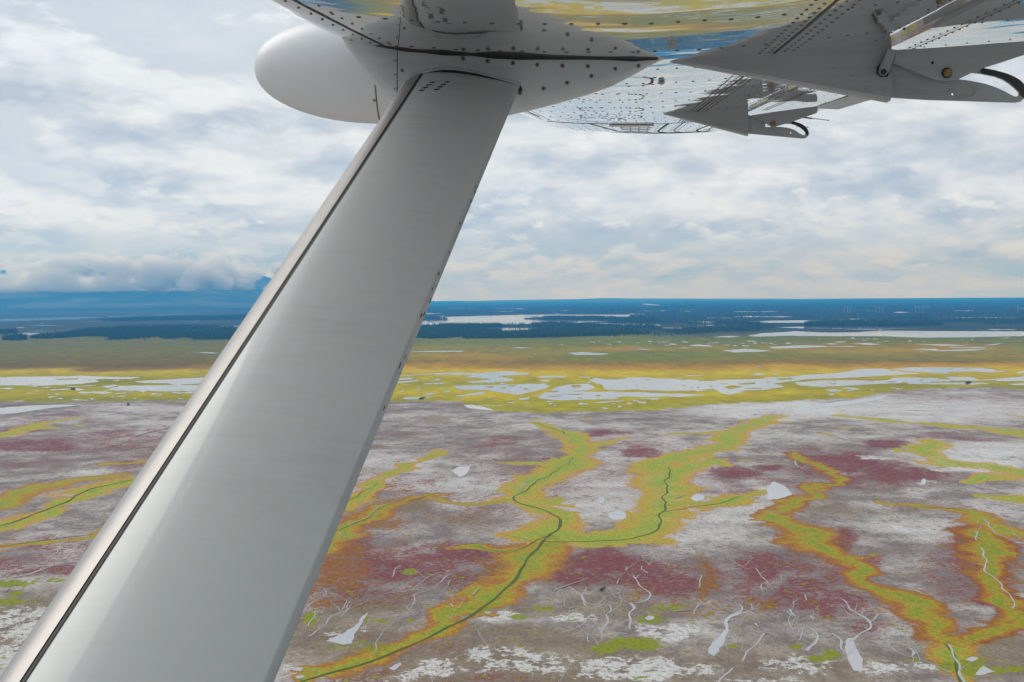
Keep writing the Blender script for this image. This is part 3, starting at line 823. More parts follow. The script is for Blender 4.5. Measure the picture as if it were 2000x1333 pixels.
for _ in range(16):
    u = rfl.uniform(0, 440)
    v = rfl.uniform(610, 645)
    w = rfl.uniform(14, 70)
    lakes_px.append(lens(u - w / 2, v, u + w / 2, v + rfl.uniform(-.5, .5), max(.8, (v - 590) * rfl.uniform(.02, .06))))
for px in lakes_px:
    poly_sheet('lake', px, 0.30, M_LAKE, rough=0.6, sub=5)
for px in ponds_px:
    poly_sheet('pond', px, 0.10, M_LAKE, rough=1.3, sub=3.2)
for px in pool_px:
    poly_sheet('pool', px, 0.06, M_POND, rough=1.8, sub=5)
rs = random.Random(12)
for (u0_, u1_, v0_, v1_, n, wmin, wmax) in ((780, 1240, 789, 799, 14, 4, 12), (1240, 1420, 782, 790, 6, 5, 14), (20, 390, 762, 780, 22, 5, 18), (1620, 1760, 755, 764, 6, 8, 18), (1290, 1560, 666, 676, 26, 4, 14), (1560, 1900, 660, 670, 16, 4, 14), (1080, 1290, 667, 674, 10, 4, 12), (780, 1160, 742, 784, 24, 4, 16), (20, 900, 612, 616, 0, 8, 20)):
    for _ in range(n):
        u, v, w = rs.uniform(u0_, u1_), rs.uniform(v0_, v1_), rs.uniform(wmin, wmax)
        poly_sheet('pond', lens(u - w / 2, v, u + w / 2, v + rs.uniform(-.6, .6), w * rs.uniform(.10, .22)), 0.10, M_LAKE, rough=0.5, sub=3)
islets_px = [z2(a) for a in [
    [(860, 262), (930, 250), (1000, 262), (900, 282)], [(960, 240), (1090, 228), (1110, 240), (1000, 246)], [(650, 210), (800, 208), (780, 215), (680, 216)], [(820, 236), (895, 238), (870, 244)],
    [(680, 290), (790, 276), (760, 296)], [(1000, 274), (1150, 272), (1140, 280)], [(180, 286), (420, 296), (640, 292), (620, 306), (430, 312), (220, 304)], [(520, 250), (560, 252), (545, 258)], [(740, 254), (790, 262), (750, 262)], [(1260, 200), (1380, 192), (1400, 205), (1300, 210)],
    [(980, 292), (1130, 290), (1180, 298), (1010, 300)], [(500, 205), (560, 204), (550, 209)], [(640, 264), (670, 266), (650, 272)], [(580, 266), (610, 264), (600, 270)], [(1180, 222), (1215, 223), (1195, 228)], [(240, 208), (300, 205), (280, 210)]]]
islets_px += [z1(a) for a in [[(1500, 250), (1580, 248), (1570, 268), (1510, 268)], [(1470, 320), (1600, 318), (1560, 326)], [(1690, 330), (1740, 326), (1720, 340)], [(1300, 300), (1400, 292), (1380, 305)], [(820, 262), (900, 258), (880, 272)], [(940, 270), (1000, 266), (980, 280)], [(1130, 275), (1180, 278), (1140, 288)], [(1750, 192), (1950, 196), (1800, 206)], [(700, 198), (760, 186), (740, 200)], [(1300, 335), (1440, 333), (1380, 340)], [(1550, 350), (1600, 348), (1570, 354)], [(1000, 255), (1080, 250), (1040, 262)]]]
islets_px += [z3(a) for a in [[(960, 262), (1020, 258), (1010, 270)], [(640, 280), (760, 276), (720, 286)], [(1080, 280), (1180, 278), (1140, 292)], [(800, 286), (860, 280), (840, 300)], [(1560, 268), (1740, 262), (1700, 280)], [(1250, 155), (1310, 150), (1290, 160)], [(1410, 152), (1490, 154), (1430, 160)], [(80, 282), (120, 280), (110, 288)], [(100, 296), (180, 294), (150, 302)], [(440, 272), (540, 268), (500, 276)]]]
islets_px += [z4(a) for a in [[(490, 230), (620, 226), (700, 224), (690, 232), (520, 238)], [(780, 240), (820, 238), (800, 244)], [(1020, 315), (1060, 313), (1040, 319)], [(1590, 280), (1800, 268), (1760, 282)], [(230, 250), (245, 248), (240, 254)], [(260, 276), (285, 276), (270, 281)]]]
for px in islets_px:
    o = poly_sheet('grass_islet', px, 0.22, M_ISLET, rough=0.9, sub=2.5)
def smooth_line(pts, step):
    g = [Vector((p.x, p.y, 0)) for p in pts]
    outp = []
    for i in range(len(g) - 1):
        p0, p1, p2, p3 = g[max(i - 1, 0)], g[i], g[i + 1], g[min(i + 2, len(g) - 1)]
        k = max(2, int((p2 - p1).length / step))
        for q in range(k):
            tt = q / k
            outp.append(0.5 * ((2 * p1) + (p2 - p0) * tt + (2 * p0 - 5 * p1 + 4 * p2 - p3) * tt ** 2 + (3 * p1 - p0 - 3 * p2 + p3) * tt ** 3))
    outp.append(g[-1])
    return outp


def creek(name, px, w0, w1, z, mat, wob=0.5, step=5.0, seed=0, geo=False):
    rnd = random.Random(seed + int(px[0][0] * 7 + px[0][1]))
    line = smooth_line([G(u, v) for u, v in px], step)
    n = len(line)
    ph = [rnd.uniform(0, 6) for _ in range(4)]
    vs, fs = [], []
    for i, p in enumerate(line):
        f = i / (n - 1)
        tdir = (line[min(i + 1, n - 1)] - line[max(i - 1, 0)])
        tdir.normalize()
        nrm = Vector((-tdir.y, tdir.x, 0))
        w = (w0 + (w1 - w0) * f) * (1 + 0.35 * math.sin(i * .9 + ph[0]) * math.sin(i * .37 + ph[1]))
        off = wob * (math.sin(i * .55 + ph[2]) + .6 * math.sin(i * 1.1 + ph[3]))
        c_ = p + nrm * off
        for s in (-.5, .5):
            q = c_ + nrm * w * s
            vs.append(Vector((q.x, q.y, z)))
        if i:
            a = 2 * i
            fs.append((a - 2, a - 1, a + 1, a))
    if geo:
        return vs, fs
    o = obj(name, vs, fs, mat, org=Vector((line[0].x, line[0].y, z)))
    if o.data.polygons[0].normal.z < 0:
        o.data.flip_normals()
    o['kind'] = 'structure'
    return o


main = chan[0][0]
creek('creek', main, 1.25, 1.5, 0.09, M_BED, .45)
creek('creek', chan[1][0][:9], 1.5, .4, 0.09, M_BED, 1.0)
creek('creek', [(1060, 1058), (1130, 1058), (1180, 1056), (1245, 1052), (1280, 1035), (1295, 1000), (1300, 960), (1306, 925), (1312, 912)], 1.1, 0.9, 0.09, M_BED, 1.2)
creek('creek', [(1296, 1000), (1360, 990), (1400, 986), (1440, 970)], .9, .6, 0.09, M_BED, 1.0)
creek('creek', [(1075, 1045), (1000, 1078), (940, 1068)], .8, .4, 0.09, M_BED, 1.0)
creek('creek', chan[9][0], 1.2, .6, 0.09, M_BED, 1.2)
creek('creek', chan[11][0], 1.2, .6, 0.09, M_BED, 1.2)
creek('creek', [(0, 1028), (60, 1008), (130, 980), (180, 955), (260, 938)], 1.7, 1.5, 0.09, M_BED, .6)
creek('creek', [(0, 1068), (90, 1055), (180, 1045)], 1.2, 1.2, 0.09, M_BED, .6)
creek('creek', [(640, 1042), (700, 1022), (745, 992), (800, 978), (860, 962)], .8, .5, 0.09, M_BED, 1.0)
creek('creek', [(660, 985), (700, 968), (735, 945)], .8, .5, 0.09, M_BED, 1.0)
creek('creek', [(1800, 990), (1860, 995), (1890, 1000)], .6, .8, 0.09, M_BED, 1.0)
zb = lambda p: Z(1000, 800, .4, p)
za = lambda p: Z(540, 800, .4, p)
zd = lambda p: Z(1500, 760, .43, p)
rills = [
    (zb([(600, 810), (610, 850), (650, 880), (685, 905), (640, 935), (590, 945)]), .7, 1.4), (zb([(575, 945), (598, 970), (580, 1000), (570, 1040), (575, 1075)]), 1.9, 1.0),
    (zb([(280, 865), (310, 895), (350, 920), (355, 945), (380, 965), (410, 965), (440, 935), (460, 912), (490, 905), (525, 890), (490, 868)]), .9, .5), (zb([(355, 945), (350, 900), (362, 870)]), 1.6, .7),
    (zb([(410, 965), (460, 950), (488, 965), (480, 985), (450, 1000), (475, 1030), (450, 1070), (430, 1115)]), .9, 1.0), (zb([(640, 765), (635, 780), (655, 800)]), .7, .9), (zb([(660, 760), (700, 735)]), .5, .5),
    (zb([(1105, 950), (1120, 985), (1100, 1000)]), .9, 1.4), (zb([(1120, 995), (1160, 980), (1210, 970)]), 1.4, .7), (zb([(1170, 975), (1160, 945)]), .7, .5), (zb([(1240, 1095), (1190, 1140), (1150, 1190), (1130, 1230)]), .9, 1.2), (zb([(1070, 1262), (1020, 1333), (990, 1380)]), 1.2, 1.4),
    (zb([(1190, 775), (1200, 800), (1250, 840), (1220, 855), (1215, 890)]), .7, .7), (zb([(1060, 730), (1130, 770), (1160, 780)]), .6, .6), (zb([(920, 810), (915, 840), (920, 870)]), .6, .8), (zb([(915, 950), (900, 980), (890, 1000)]), .9, .7), (zb([(30, 970), (140, 962), (230, 966)]), .7, .5), (zb([(70, 1010), (140, 985)]), .7, .4),
    (zb([(335, 1010), (352, 1040), (300, 1075), (240, 1090)]), 1.2, .8), (zb([(650, 1080), (620, 1100)]), .6, .6), (zb([(545, 780), (560, 790), (550, 770)]), .5, .5), (zb([(1300, 850), (1330, 800)]), .5, .4),
    (za([(600, 895), (650, 880), (700, 850), (740, 820), (790, 800)]), .9, .5), (za([(740, 820), (660, 825)]), .8, .4), (za([(660, 960), (680, 905), (740, 885), (800, 840), (860, 800)]), .7, .9), (za([(665, 1005), (640, 965), (660, 950)]), .6, .6), (za([(150, 1110), (240, 1050), (290, 1000), (420, 950)]), 1.0, .6), (za([(290, 1000), (340, 960), (345, 930)]), .8, .5),
    (za([(130, 978), (180, 990), (185, 1020), (150, 1060)]), .8, .7), (za([(135, 975), (230, 910), (235, 880), (215, 870)]), .8, .6), (za([(260, 640), (400, 610), (480, 590), (560, 565)]), .8, .5), (za([(565, 820), (570, 790), (610, 760)]), .6, .9), (za([(700, 180), (740, 165), (800, 155)]), 1.0, .6), (za([(780, 450), (800, 455), (900, 460)]), 1.2, .6),
    (za([(300, 580), (440, 530), (495, 480)]), .5, .7), (za([(400, 930), (440, 940), (560, 885)]), .5, .4),
    (zd([(335, 955), (380, 1000), (430, 1035), (460, 1060), (455, 1095), (400, 1130), (372, 1145)]), .9, 2.0), (zd([(440, 1060), (500, 1040), (520, 1025)]), .9, .4), (zd([(355, 1020), (400, 1040), (430, 1050)]), .4, .6), (zd([(180, 1085), (225, 1120), (220, 1150), (180, 1190)]), .9, 2.2), (zd([(300, 1110), (325, 1140), (330, 1180), (350, 1200)]), 1.2, 1.2),
    (zd([(520, 1140), (560, 1175), (600, 1200), (700, 1230), (780, 1270), (830, 1290)]), .6, .9), (zd([(940, 650), (950, 690)]), 1.2, .9), (zd([(965, 720), (990, 770), (985, 820), (1050, 880), (1090, 930), (1115, 970), (1120, 1000)]), 1.1, 1.0), (zd([(830, 1160), (850, 1230), (880, 1300), (900, 1345)]), .9, 1.6), (zd([(970, 590), (1000, 610), (1025, 650), (1070, 670), (1163, 690)]), .9, .9),
    (zd([(120, 325), (135, 350), (160, 365)]), 1.8, .8), (zd([(660, 442), (690, 440), (705, 430)]), 1.0, 2.2), (zd([(100, 1000), (120, 1035)]), .9, 1.4), (zd([(200, 1030), (215, 1050)]), 1.2, .8), (zd([(640, 1180), (660, 1195), (650, 1215)]), .8, 1.4), (zd([(500, 1020), (470, 1060)]), .5, .8), (zd([(170, 935), (180, 960)]), .5, .7),
    (Z(0, 760, .43, [(-30, 875), (60, 855), (150, 835), (240, 805), (300, 790), (370, 772)]), 2.2, 1.4), (Z(0, 760, .43, [(-30, 850), (80, 830), (130, 805)]), .8, .4), (Z(0, 760, .43, [(160, 850), (250, 840), (300, 830)]), .7, .6), (zb([(270, 925), (250, 960), (200, 970)]), .4, .4),
]
rb_ = random.Random(77)
for (ua, ub, va, vb, n_) in ((620, 960, 1100, 1230, 5), (1080, 1340, 1100, 1200, 5), (1420, 1700, 1100, 1230, 6), (1560, 1800, 1200, 1300, 4), (760, 1300, 1210, 1300, 2), (0, 200, 1080, 1200, 4), (1640, 1980, 900, 1000, 4), (820, 1050, 860, 1040, 4)):
    for _ in range(n_):
        u, v = rb_.uniform(ua, ub), rb_.uniform(va, vb)
        sc_ = (v - 580) / 550
        px = [(u, v)]
        du = rb_.uniform(-9, 3)
        for q in range(rb_.randint(3, 6)):
            du = du * .6 + rb_.uniform(-10, 7)
            u += du * sc_
            v += rb_.uniform(7, 15) * sc_
            px.append((u, v))
        rills.append((px, rb_.uniform(.15, .3), rb_.uniform(.4, .8)))
for i, (px, a_, b_) in enumerate(rills):
    vs, fs = creek('rill', px, a_ * .62, b_ * .55, 0.07 + .0006 * i, M_RILL, .5, 2.6, i, True)
    for k in range(rb_.choice((0, 1, 1, 2))):
        j = rb_.randrange(len(px) - 1)
        f = rb_.random()
        u, v = px[j][0] + (px[j + 1][0] - px[j][0]) * f, px[j][1] + (px[j + 1][1] - px[j][1]) * f
        dirn = rb_.choice((-1, 1))
        br = [(u, v)]
        for q in range(rb_.randint(2, 4)):
            u += dirn * rb_.uniform(4, 11)
            v -= rb_.uniform(3, 9)
            br.append((u, v))
        v2, f2 = creek('rill', br, .36, .10, 0.0703 + .0006 * i, M_RILL, .35, 2.6, i + 500 + k, True)
        fs += [tuple(len(vs) + q for q in f) for f in f2]
        vs += v2
    o = obj('rill', vs, fs, M_RILL, org=Vector((vs[0].x, vs[0].y, 0)))
    for p_ in o.data.polygons:
        if p_.normal.z < 0:
            p_.flip()
    o['kind'] = 'structure'

# ------------------------------------------------------------------ far hills, mountains, forest
def ridge(name, pts, y0, y1, mat, rows=14, seed=0, rough=0.12):
    """land swelling whose crest follows photo pixels (u, v of the crest) at depth y1"""
    us = np.linspace(pts[0][0], pts[-1][0], 160)
    vs_ = np.interp(us, [p[0] for p in pts], [p[1] for p in pts])
    vs, fs = [], []
    for r in range(2 * rows + 1):
        f = r / rows
        yy = y0 + (y1 - y0) * f
        for i, (u, v) in enumerate(zip(us, vs_)):
            c_ = P(u, v, y1)
            hgt = max(c_.z, 0)
            k = math.sin(min(f, 2 - f) * math.pi / 2) ** 1.5 if f <= 1 else max(0, 1 - (f - 1)) ** 1.2
            x = c_.x * (yy / y1) ** .5
            nz = float(fbm(np.array([x / 900.]), np.array([yy / 900.]), seed, 5)[0]) - .5
            vs.append(Vector((x, yy, hgt * k * (1 + nz * rough * 6 * (1 - k * .6)) - (1.0 if k < .02 else 0))))
    w = len(us)
    for r in range(2 * rows):
        for i in range(w - 1):
            a = r * w + i
            fs.append((a, a + 1, a + w + 1, a + w))
    o = obj(name, vs, fs, mat, smooth=True, org=Vector((vs[0].x, vs[0].y, 0)))
    o['kind'] = 'structure'
    return o


ridge('mountain', [(-700, 540), (-300, 536), (-80, 534), (70, 532), (112, 520), (150, 518), (190, 530), (260, 534), (340, 530), (410, 520), (450, 521), (490, 530), (530, 546), (600, 566), (680, 584), (740, 594)], 13500, 21000, M_MOUNT, seed=5)
ridge('hill', [(820, 592), (900, 590), (960, 587), (1040, 586), (1130, 584.5), (1180, 582.6), (1240, 583.5), (1330, 583.5), (1450, 584), (1560, 584.5)], 24000, 30000, M_MOUNT, rows=6, seed=8, rough=.05)


def spruce_mesh(rnd, seg=5, tiers=2):
    vs, fs = [], []
    for k in range(tiers):
        z0 = 0.06 + .36 * k
        z1_ = z0 + .62 if k < tiers - 1 else 1.0
        rr = .17 * (1 - .36 * k)
        b0 = len(vs)
        for i in range(seg):
            a = 2 * math.pi * (i + rnd.random() * .6) / seg
            q = rr * rnd.uniform(.7, 1.25)
            vs.append((q * math.cos(a), q * math.sin(a), z0 + rnd.uniform(-.04, .04)))
        vs.append((rnd.uniform(-.02, .02), rnd.uniform(-.02, .02), z1_))
        for i in range(seg):
            fs.append((b0 + i, b0 + (i + 1) % seg, b0 + seg))
    return vs, fs


rt = random.Random(9)
TREES = [spruce_mesh(rt) for _ in range(10)]


def forest_stand(label, polys, count, hmin=9, hmax=17, fringe=0.0):
    vs, fs = [], []
    weights = []
    for pg_ in polys:
        g = [G(u, v) for u, v in pg_]
        weights.append(abs(sum(g[i].x * g[(i + 1) % len(g)].y - g[(i + 1) % len(g)].x * g[i].y for i in range(len(g)))) / 2)
    tot = sum(weights)
    for pg_, wt in zip(polys, weights):
        g = [G(u, v) for u, v in pg_]
        xs, ys = [q.x for q in g], [q.y for q in g]
        n = int(count * wt / tot) + 1
        k = 0
        tries = 0
        while k < n and tries < n * 12:
            tries += 1
            x, y = rt.uniform(min(xs), max(xs)), rt.uniform(min(ys), max(ys))
            inside = False
            for i in range(len(g)):
                a, b2 = g[i], g[i - 1]
                if (a.y > y) != (b2.y > y) and x < (b2.x - a.x) * (y - a.y) / (b2.y - a.y) + a.x:
                    inside = not inside
            if not inside:
                continue
            if rt.random() < 0.9 * float(vnoise(np.array([x / 120]), np.array([y / 300]), 91)[0] < .28):
                continue
            tv, tf = rt.choice(TREES)
            h_ = rt.uniform(hmin, hmax) * (1.15 if rt.random() < .1 else 1)
            a = rt.uniform(0, 6.28)
            ca, sa = math.cos(a) * h_ * 1.25, math.sin(a) * h_ * 1.25
            b0 = len(vs)
            vs += [(x + p[0] * ca - p[1] * sa, y + p[0] * sa + p[1] * ca, p[2] * h_) for p in tv]
            fs += [tuple(b0 + i for i in f) for f in tf]
            k += 1
    o = obj('spruce_forest', vs, fs, M_SPRUCE, org=Vector((vs[0][0], vs[0][1], 0)))
    setk(o, label, 'forest', kind='stuff')
    return o


forest_stand('dark spruce wood on the left edge of the green meadow', [z8([(10, 350), (60, 333), (190, 330), (195, 350), (100, 356)]), z8([(0, 315), (0, 290), (120, 290), (130, 305)]), z8([(220, 340), (300, 322), (480, 318), (600, 312), (600, 326), (350, 342)])], 1600, 9, 15)
forest_stand('broad dark spruce wood behind the strut on the left', [z8([(380, 320), (620, 280), (900, 262), (1300, 255), (1700, 250), (1720, 350), (1400, 350), (1380, 335), (1180, 345), (1150, 330), (900, 350), (750, 352), (850, 330), (600, 325)])], 6500, 9, 15)
forest_stand('spruce wood in front of the long narrow lake', [z5([(40, 365), (60, 320), (260, 312), (560, 316), (680, 314), (740, 330), (900, 325), (1000, 312), (1200, 308), (1500, 312), (1640, 318), (1980, 338), (1960, 350), (1700, 345), (1400, 350), (1100, 358), (700, 368), (420, 368), (400, 355), (200, 370)])], 5200, 10, 17)
forest_stand('spruce strip between the big lake and the narrow lake', [z5([(60, 300), (100, 264), (600, 262), (1000, 256), (1150, 246), (1300, 250), (1600, 272), (1900, 280), (1980, 300), (1700, 310), (1500, 294), (1200, 290), (950, 280), (640, 280), (400, 300)])], 4200, 8, 15)
forest_stand('spruce tongue reaching into the big lake', [z5([(900, 216), (920, 206), (1200, 204), (1500, 204), (1700, 208), (1900, 220), (1980, 240), (1800, 246), (1560, 232), (1480, 224), (1100, 219)]), z5([(60, 218), (60, 208), (200, 206), (310, 218), (200, 222)])], 2600, 10, 18)
forest_stand('dark spruce island wood between the two right-hand lakes', [z7([(-150, 338), (-100, 318), (60, 308), (300, 306), (500, 304), (800, 315), (1000, 325), (1220, 320), (1230, 326), (1050, 335), (600, 340), (200, 340)])], 3000, 10, 20)
forest_stand('scattered far spruce woods on the right skyline flats', [z7([(560, 268), (720, 262), (900, 258), (1100, 262), (1100, 275), (800, 272)]), z7([(820, 290), (1100, 275), (1400, 270), (1800, 268), (2050, 275), (2050, 320), (1700, 322), (1400, 310), (1100, 300)]), z6([(0, 330), (300, 300), (700, 280), (1000, 270), (1080, 285), (900, 310), (600, 320), (200, 345)]), z6([(400, 245), (700, 245), (1000, 250), (1000, 262), (600, 262), (350, 255)]), z8([(700, 205), (1000, 190), (1500, 178), (1850, 170), (1800, 205), (1200, 210), (800, 218)])], 7000, 8, 15)
forest_stand('far dark forest reaching to the horizon', [[(830, 616), (830, 600), (1200, 598), (1600, 594), (2050, 590), (2050, 608), (1600, 610), (1240, 613)], [(1240, 640), (1240, 615), (1450, 612), (1700, 612), (2050, 609), (2050, 620), (1500, 622)]], 9000, 9, 17)

# a few trees that stand alone in the open
lone = [((108, 648), 14, 'small dark spruce group alone on the left heath beside a pond', 1), ((283, 665), 9, 'low dark shrub-like spruce at the left meadow edge', 1), ((1112, 659), 10, 'lone small spruce in front of the central wood', 1), ((1200, 659), 9, 'lone low spruce right of the central wood edge', 1), ((1623, 645), 13, 'single dark spruce on the spit between the right lakes', 1), ((1369, 629), 15, 'dark spruce clump on the bank of a small far pond', 1)]
for (px, h_, lab, _k) in lone:
    p = G(*px)
    e = bpy.data.objects.new('spruce_tree', None)
    C.objects.link(e)
    e.location = p
    setk(e, lab, 'tree', 'lone spruces on the open heath')
    vs, fs = [], []
    rr = random.Random(int(px[0]))
    for k in range(9):
        z0 = h_ * (.10 + .09 * k)
        rad = h_ * .26 * (1 - k / 10)
        for i in range(9):
            a = rr.uniform(0, 6.28)
            q = rad * rr.uniform(.6, 1.15)
            b0 = len(vs)
            vs += [(0, 0, z0 + h_ * .1), (q * math.cos(a - .35), q * math.sin(a - .35), z0 - h_ * .02), (q * math.cos(a + .35), q * math.sin(a + .35), z0), (q * .5 * math.cos(a), q * .5 * math.sin(a), z0 + h_ * .13)]
            fs += [(b0, b0 + 1, b0 + 2), (b0, b0 + 1, b0 + 3), (b0, b0 + 2, b0 + 3)]
    obj('crown', vs, fs, M_SPRUCE, e)
    tv = [(.22 * math.cos(i), .22 * math.sin(i), 0) for i in (0, 1.05, 2.1, 3.14, 4.2, 5.25)] + [(0, 0, h_)]
    obj('trunk', tv, [(i, (i + 1) % 6, 6) for i in range(6)], M_BARK, e)

# masts on the far flats
for gi, (u, v, n, hh) in enumerate(((1655, 611, 3, 42), (1717, 612, 3, 44), (1795, 612, 3, 44), (1988, 612, 1, 48))):
    for k in range(n):
        p = G(u + (k - (n - 1) / 2) * 6.5, v)
        e = bpy.data.objects.new('radio_mast', None)
        C.objects.link(e)
        e.location = p
        lab = ('', 'leftmost ', 'middle ', 'rightmost ')[0 if n == 1 else k + 1] + ['pale radio mast in the far left cluster of three masts', 'pale radio mast in the middle cluster of three far masts', 'pale radio mast in the right cluster of three far masts', 'single taller white mast at the far right edge'][gi]
        setk(e, lab, 'mast', 'masts on the far flats' if n == 1 else 'far mast cluster %s' % 'abc'[gi])
        w = .8
        vs = [(sx * w, sy * w, 0) for sx, sy in ((-1, -1), (1, -1), (1, 1), (-1, 1))] + [(sx * .5, sy * .5, hh) for sx, sy in ((-1, -1), (1, -1), (1, 1), (-1, 1))]
        obj('mast_tower', vs, [(0, 1, 5, 4), (1, 2, 6, 5), (2, 3, 7, 6), (3, 0, 4, 7), (4, 5, 6, 7)], M_MAST, e)
        vs = [(x, y, z) for z in (hh * .8, hh * .84) for x, y in ((-3, -1), (3, -1), (3, 1), (-3, 1))]
        obj('cross_arm', vs, [(0, 1, 5, 4), (1, 2, 6, 5), (2, 3, 7, 6), (3, 0, 4, 7), (4, 5, 6, 7), (3, 2, 1, 0)], M_MAST, e)

# ------------------------------------------------------------------ driftwood
def log(p0, p1, rad, mat, label):
    a, b2 = G(*p0), G(*p1)
    rr = random.Random(int(p0[0]))
    dv = b2 - a
    L = dv.length
    e = bpy.data.objects.new('driftwood_log', None)
    C.objects.link(e)
    e.location = a
    e.rotation_euler = (0, 0, math.atan2(dv.y, dv.x))
    setk(e, label, 'log', 'driftwood on the mudflat')
    vs, fs = [], []
    N, S = 8, 7
    for i in range(N + 1):
        f = i / N
        r_ = rad * (1.25 - .7 * f) * (1 if 0 < i < N else .7)
        oy = math.sin(f * 3 + rr.random()) * L * .02
        for s in range(S):
            an = 2 * math.pi * s / S
            vs.append((f * L, oy + r_ * math.cos(an), rad * .9 + r_ * math.sin(an)))
    for i in range(N):
        for s in range(S):
            fs.append((i * S + s, i * S + (s + 1) % S, (i + 1) * S + (s + 1) % S, (i + 1) * S + s))
    fs += [tuple(range(S))[::-1], tuple(N * S + s for s in range(S))]
    obj('trunk', vs, fs, mat, e, smooth=True)
    vs, fs = [], []
    for k in range(6):
        an = rr.uniform(0, 6.28)
        b0 = len(vs)
        q = rad * rr.uniform(2, 3.4)
        c_, s_ = math.cos(an), math.sin(an)
        vs += [(-.1, -s_ * rad * .5, rad * .9 + c_ * rad * .5), (-.1, s_ * rad * .5, rad * .9 - c_ * rad * .5), (rad * .8, 0, rad * .9), (-rad * rr.uniform(.3, 1.6), c_ * q, max(rad * .9 + s_ * q, .05))]
        fs += [(b0, b0 + 1, b0 + 3), (b0 + 1, b0 + 2, b0 + 3), (b0 + 2, b0, b0 + 3)]
    obj('root', vs, fs, mat, e)


log((924, 1164), (936, 1151), .28, M_WOOD, 'pale driftwood log on crimson mud left of the main creek')
log((876, 1145), (880, 1134), .25, M_WOOD, 'short pale log by the forked rill on red mud')
log((1206, 1142), (1210, 1131), .28, M_WOOD, 'upright-lying grey log above the winding rills')
log((1174, 1155), (1182, 1148), .5, M_WOODD, 'dark wet root stump beside the forked rills')
log((1082, 1156), (1147, 1131), .24, M_WOOD, 'long thin pale log lying left of the forked rills')
log((1318, 1195), (1350, 1193), .26, M_WOOD, 'long pale log lying flat beside the rust-coloured strip')
log((1112, 1190), (1126, 1187), .25, M_WOOD, 'short pale log at the foot of the crimson flat')
log((1278, 986), (1288, 990), .3, M_WOOD, 'small log beside the green creek bend')
log((1126, 992), (1146, 1000), .3, M_WOOD, 'pale log on the white mud between the two creek arms')
log((1474, 1220), (1482, 1227), .3, M_WOOD, 'short log right of the wide silver pool')
log((110, 1084), (118, 1074), .3, M_WOOD, 'short white log on the red flat at far left')
log((268, 853), (330, 836), .5, M_WOOD, 'very long pale trunk on the grey flat beside the strut')
log((10, 1157), (19, 1150), .3, M_WOOD, 'small log between bright green moss patches at far left')
log((1026, 1052), (1034, 1056), .3, M_WOOD, 'small log at the ochre edge of the creek junction')
log((1888, 749), (1897, 747), 1.2, M_WOODD, 'dark brown drift pile on the far pond shore at right')
log((821, 781), (830, 778), 1.2, M_WOODD, 'dark drift heap beside a pond in the yellow belt')
log((141, 762), (147, 760), 1.2, M_WOODD, 'dark drift heap beside ponds on the left belt')
log((250, 792), (254, 791), 1.0, M_WOODD, 'tiny dark stump on the pale flat at left')
log((880, 1182), (886, 1188), .3, M_WOOD, 'pale broken log near the main creek bank')
log((1320, 975), (1336, 968), .3, M_WOOD, 'thin log on ochre grass right of the green creek')

# ------------------------------------------------------------------ low cloud in front of the mountain
def cloud_volume(name, label, x0, x1, y0, y1, z0, z1_, dens, seed, thr):
    vs = [(x, y, z) for z in (z0, z1_) for x, y in ((x0, y0), (x1, y0), (x1, y1), (x0, y1))]
    m = bpy.data.materials.new(name)
    m.use_nodes = True
    t = NT(m.node_tree)
    for nd in list(t.n):
        t.n.remove(nd)
    o_ = t.node('ShaderNodeOutputMaterial')
    pv = t.node('ShaderNodeVolumePrincipled')
    pv.inputs['Color'].default_value = (0.99, 0.99, 0.99, 1)
    pv.inputs['Absorption Color'].default_value = (1, 1, 1, 1)
    g = t.node('ShaderNodeNewGeometry').outputs['Position']
    x, y, z = t.sep(g)
    n = t.noise(t.vmath('ADD', t.vmath('MULTIPLY', g, (1 / 430, 1 / 430, 1 / 300)), (seed, 0, 0)), 1.0, 7, 0.58, 0.3)
    zz = t.math('DIVIDE', t.math('SUBTRACT', z, z0), z1_ - z0)
    prof = t.math('MULTIPLY', t.smooth(zz, 0.02, 0.12), t.smooth(zz, 0.45, 1.0, 1.0, 0.0))
    xe = t.math('DIVIDE', t.math('SUBTRACT', x, x0), x1 - x0)
    ed = t.math('MULTIPLY', t.smooth(xe, 0.0, 0.08), t.smooth(xe, 0.8, 1.0, 1.0, 0.0))
    f = t.math('SUBTRACT', t.math('ADD', n, t.math('MULTIPLY', t.math('SUBTRACT', t.math('MULTIPLY', prof, ed), 1.0), 0.45)), thr)
    dn = t.math('MULTIPLY', t.smooth(f, 0.0, 0.05), dens)
    t.put(pv.inputs['Density'], dn)
    t.l.new(pv.outputs[0], o_.inputs['Volume'])
    cx, cy = (x0 + x1) / 2, (y0 + y1) / 2
    o = obj(name, vs, [(0, 3, 2, 1), (4, 5, 6, 7), (0, 1, 5, 4), (1, 2, 6, 5), (2, 3, 7, 6), (3, 0, 4, 7)], m, org=Vector((cx, cy, z0)))
    setk(o, label, 'cloud', kind='stuff')
    return o


cloud_volume('low_cloud', 'white cumulus bank hiding the top of the blue mountain', -8600, -1700, 13000, 13800, 140, 860, 0.02, 3.0, 0.485)
sc.cycles.volume_step_rate = 0.06
sc.cycles.volume_preview_step_rate = 0.12
sc.cycles.volume_max_steps = 256

# ------------------------------------------------------------------ airplane
AO = Vector((-0.55, 0.9, H - 0.9))
plane = bpy.data.objects.new('airplane', None)
C.objects.link(plane)
plane.location = AO
setk(plane, 'white high-wing airplane with wing strut and radar pod, seen from its side window', 'airplane')


def part(name, vs, fs, mat, parent=None, smooth=True):
    return obj(name, vs, fs, mat, parent or plane, smooth, AO)


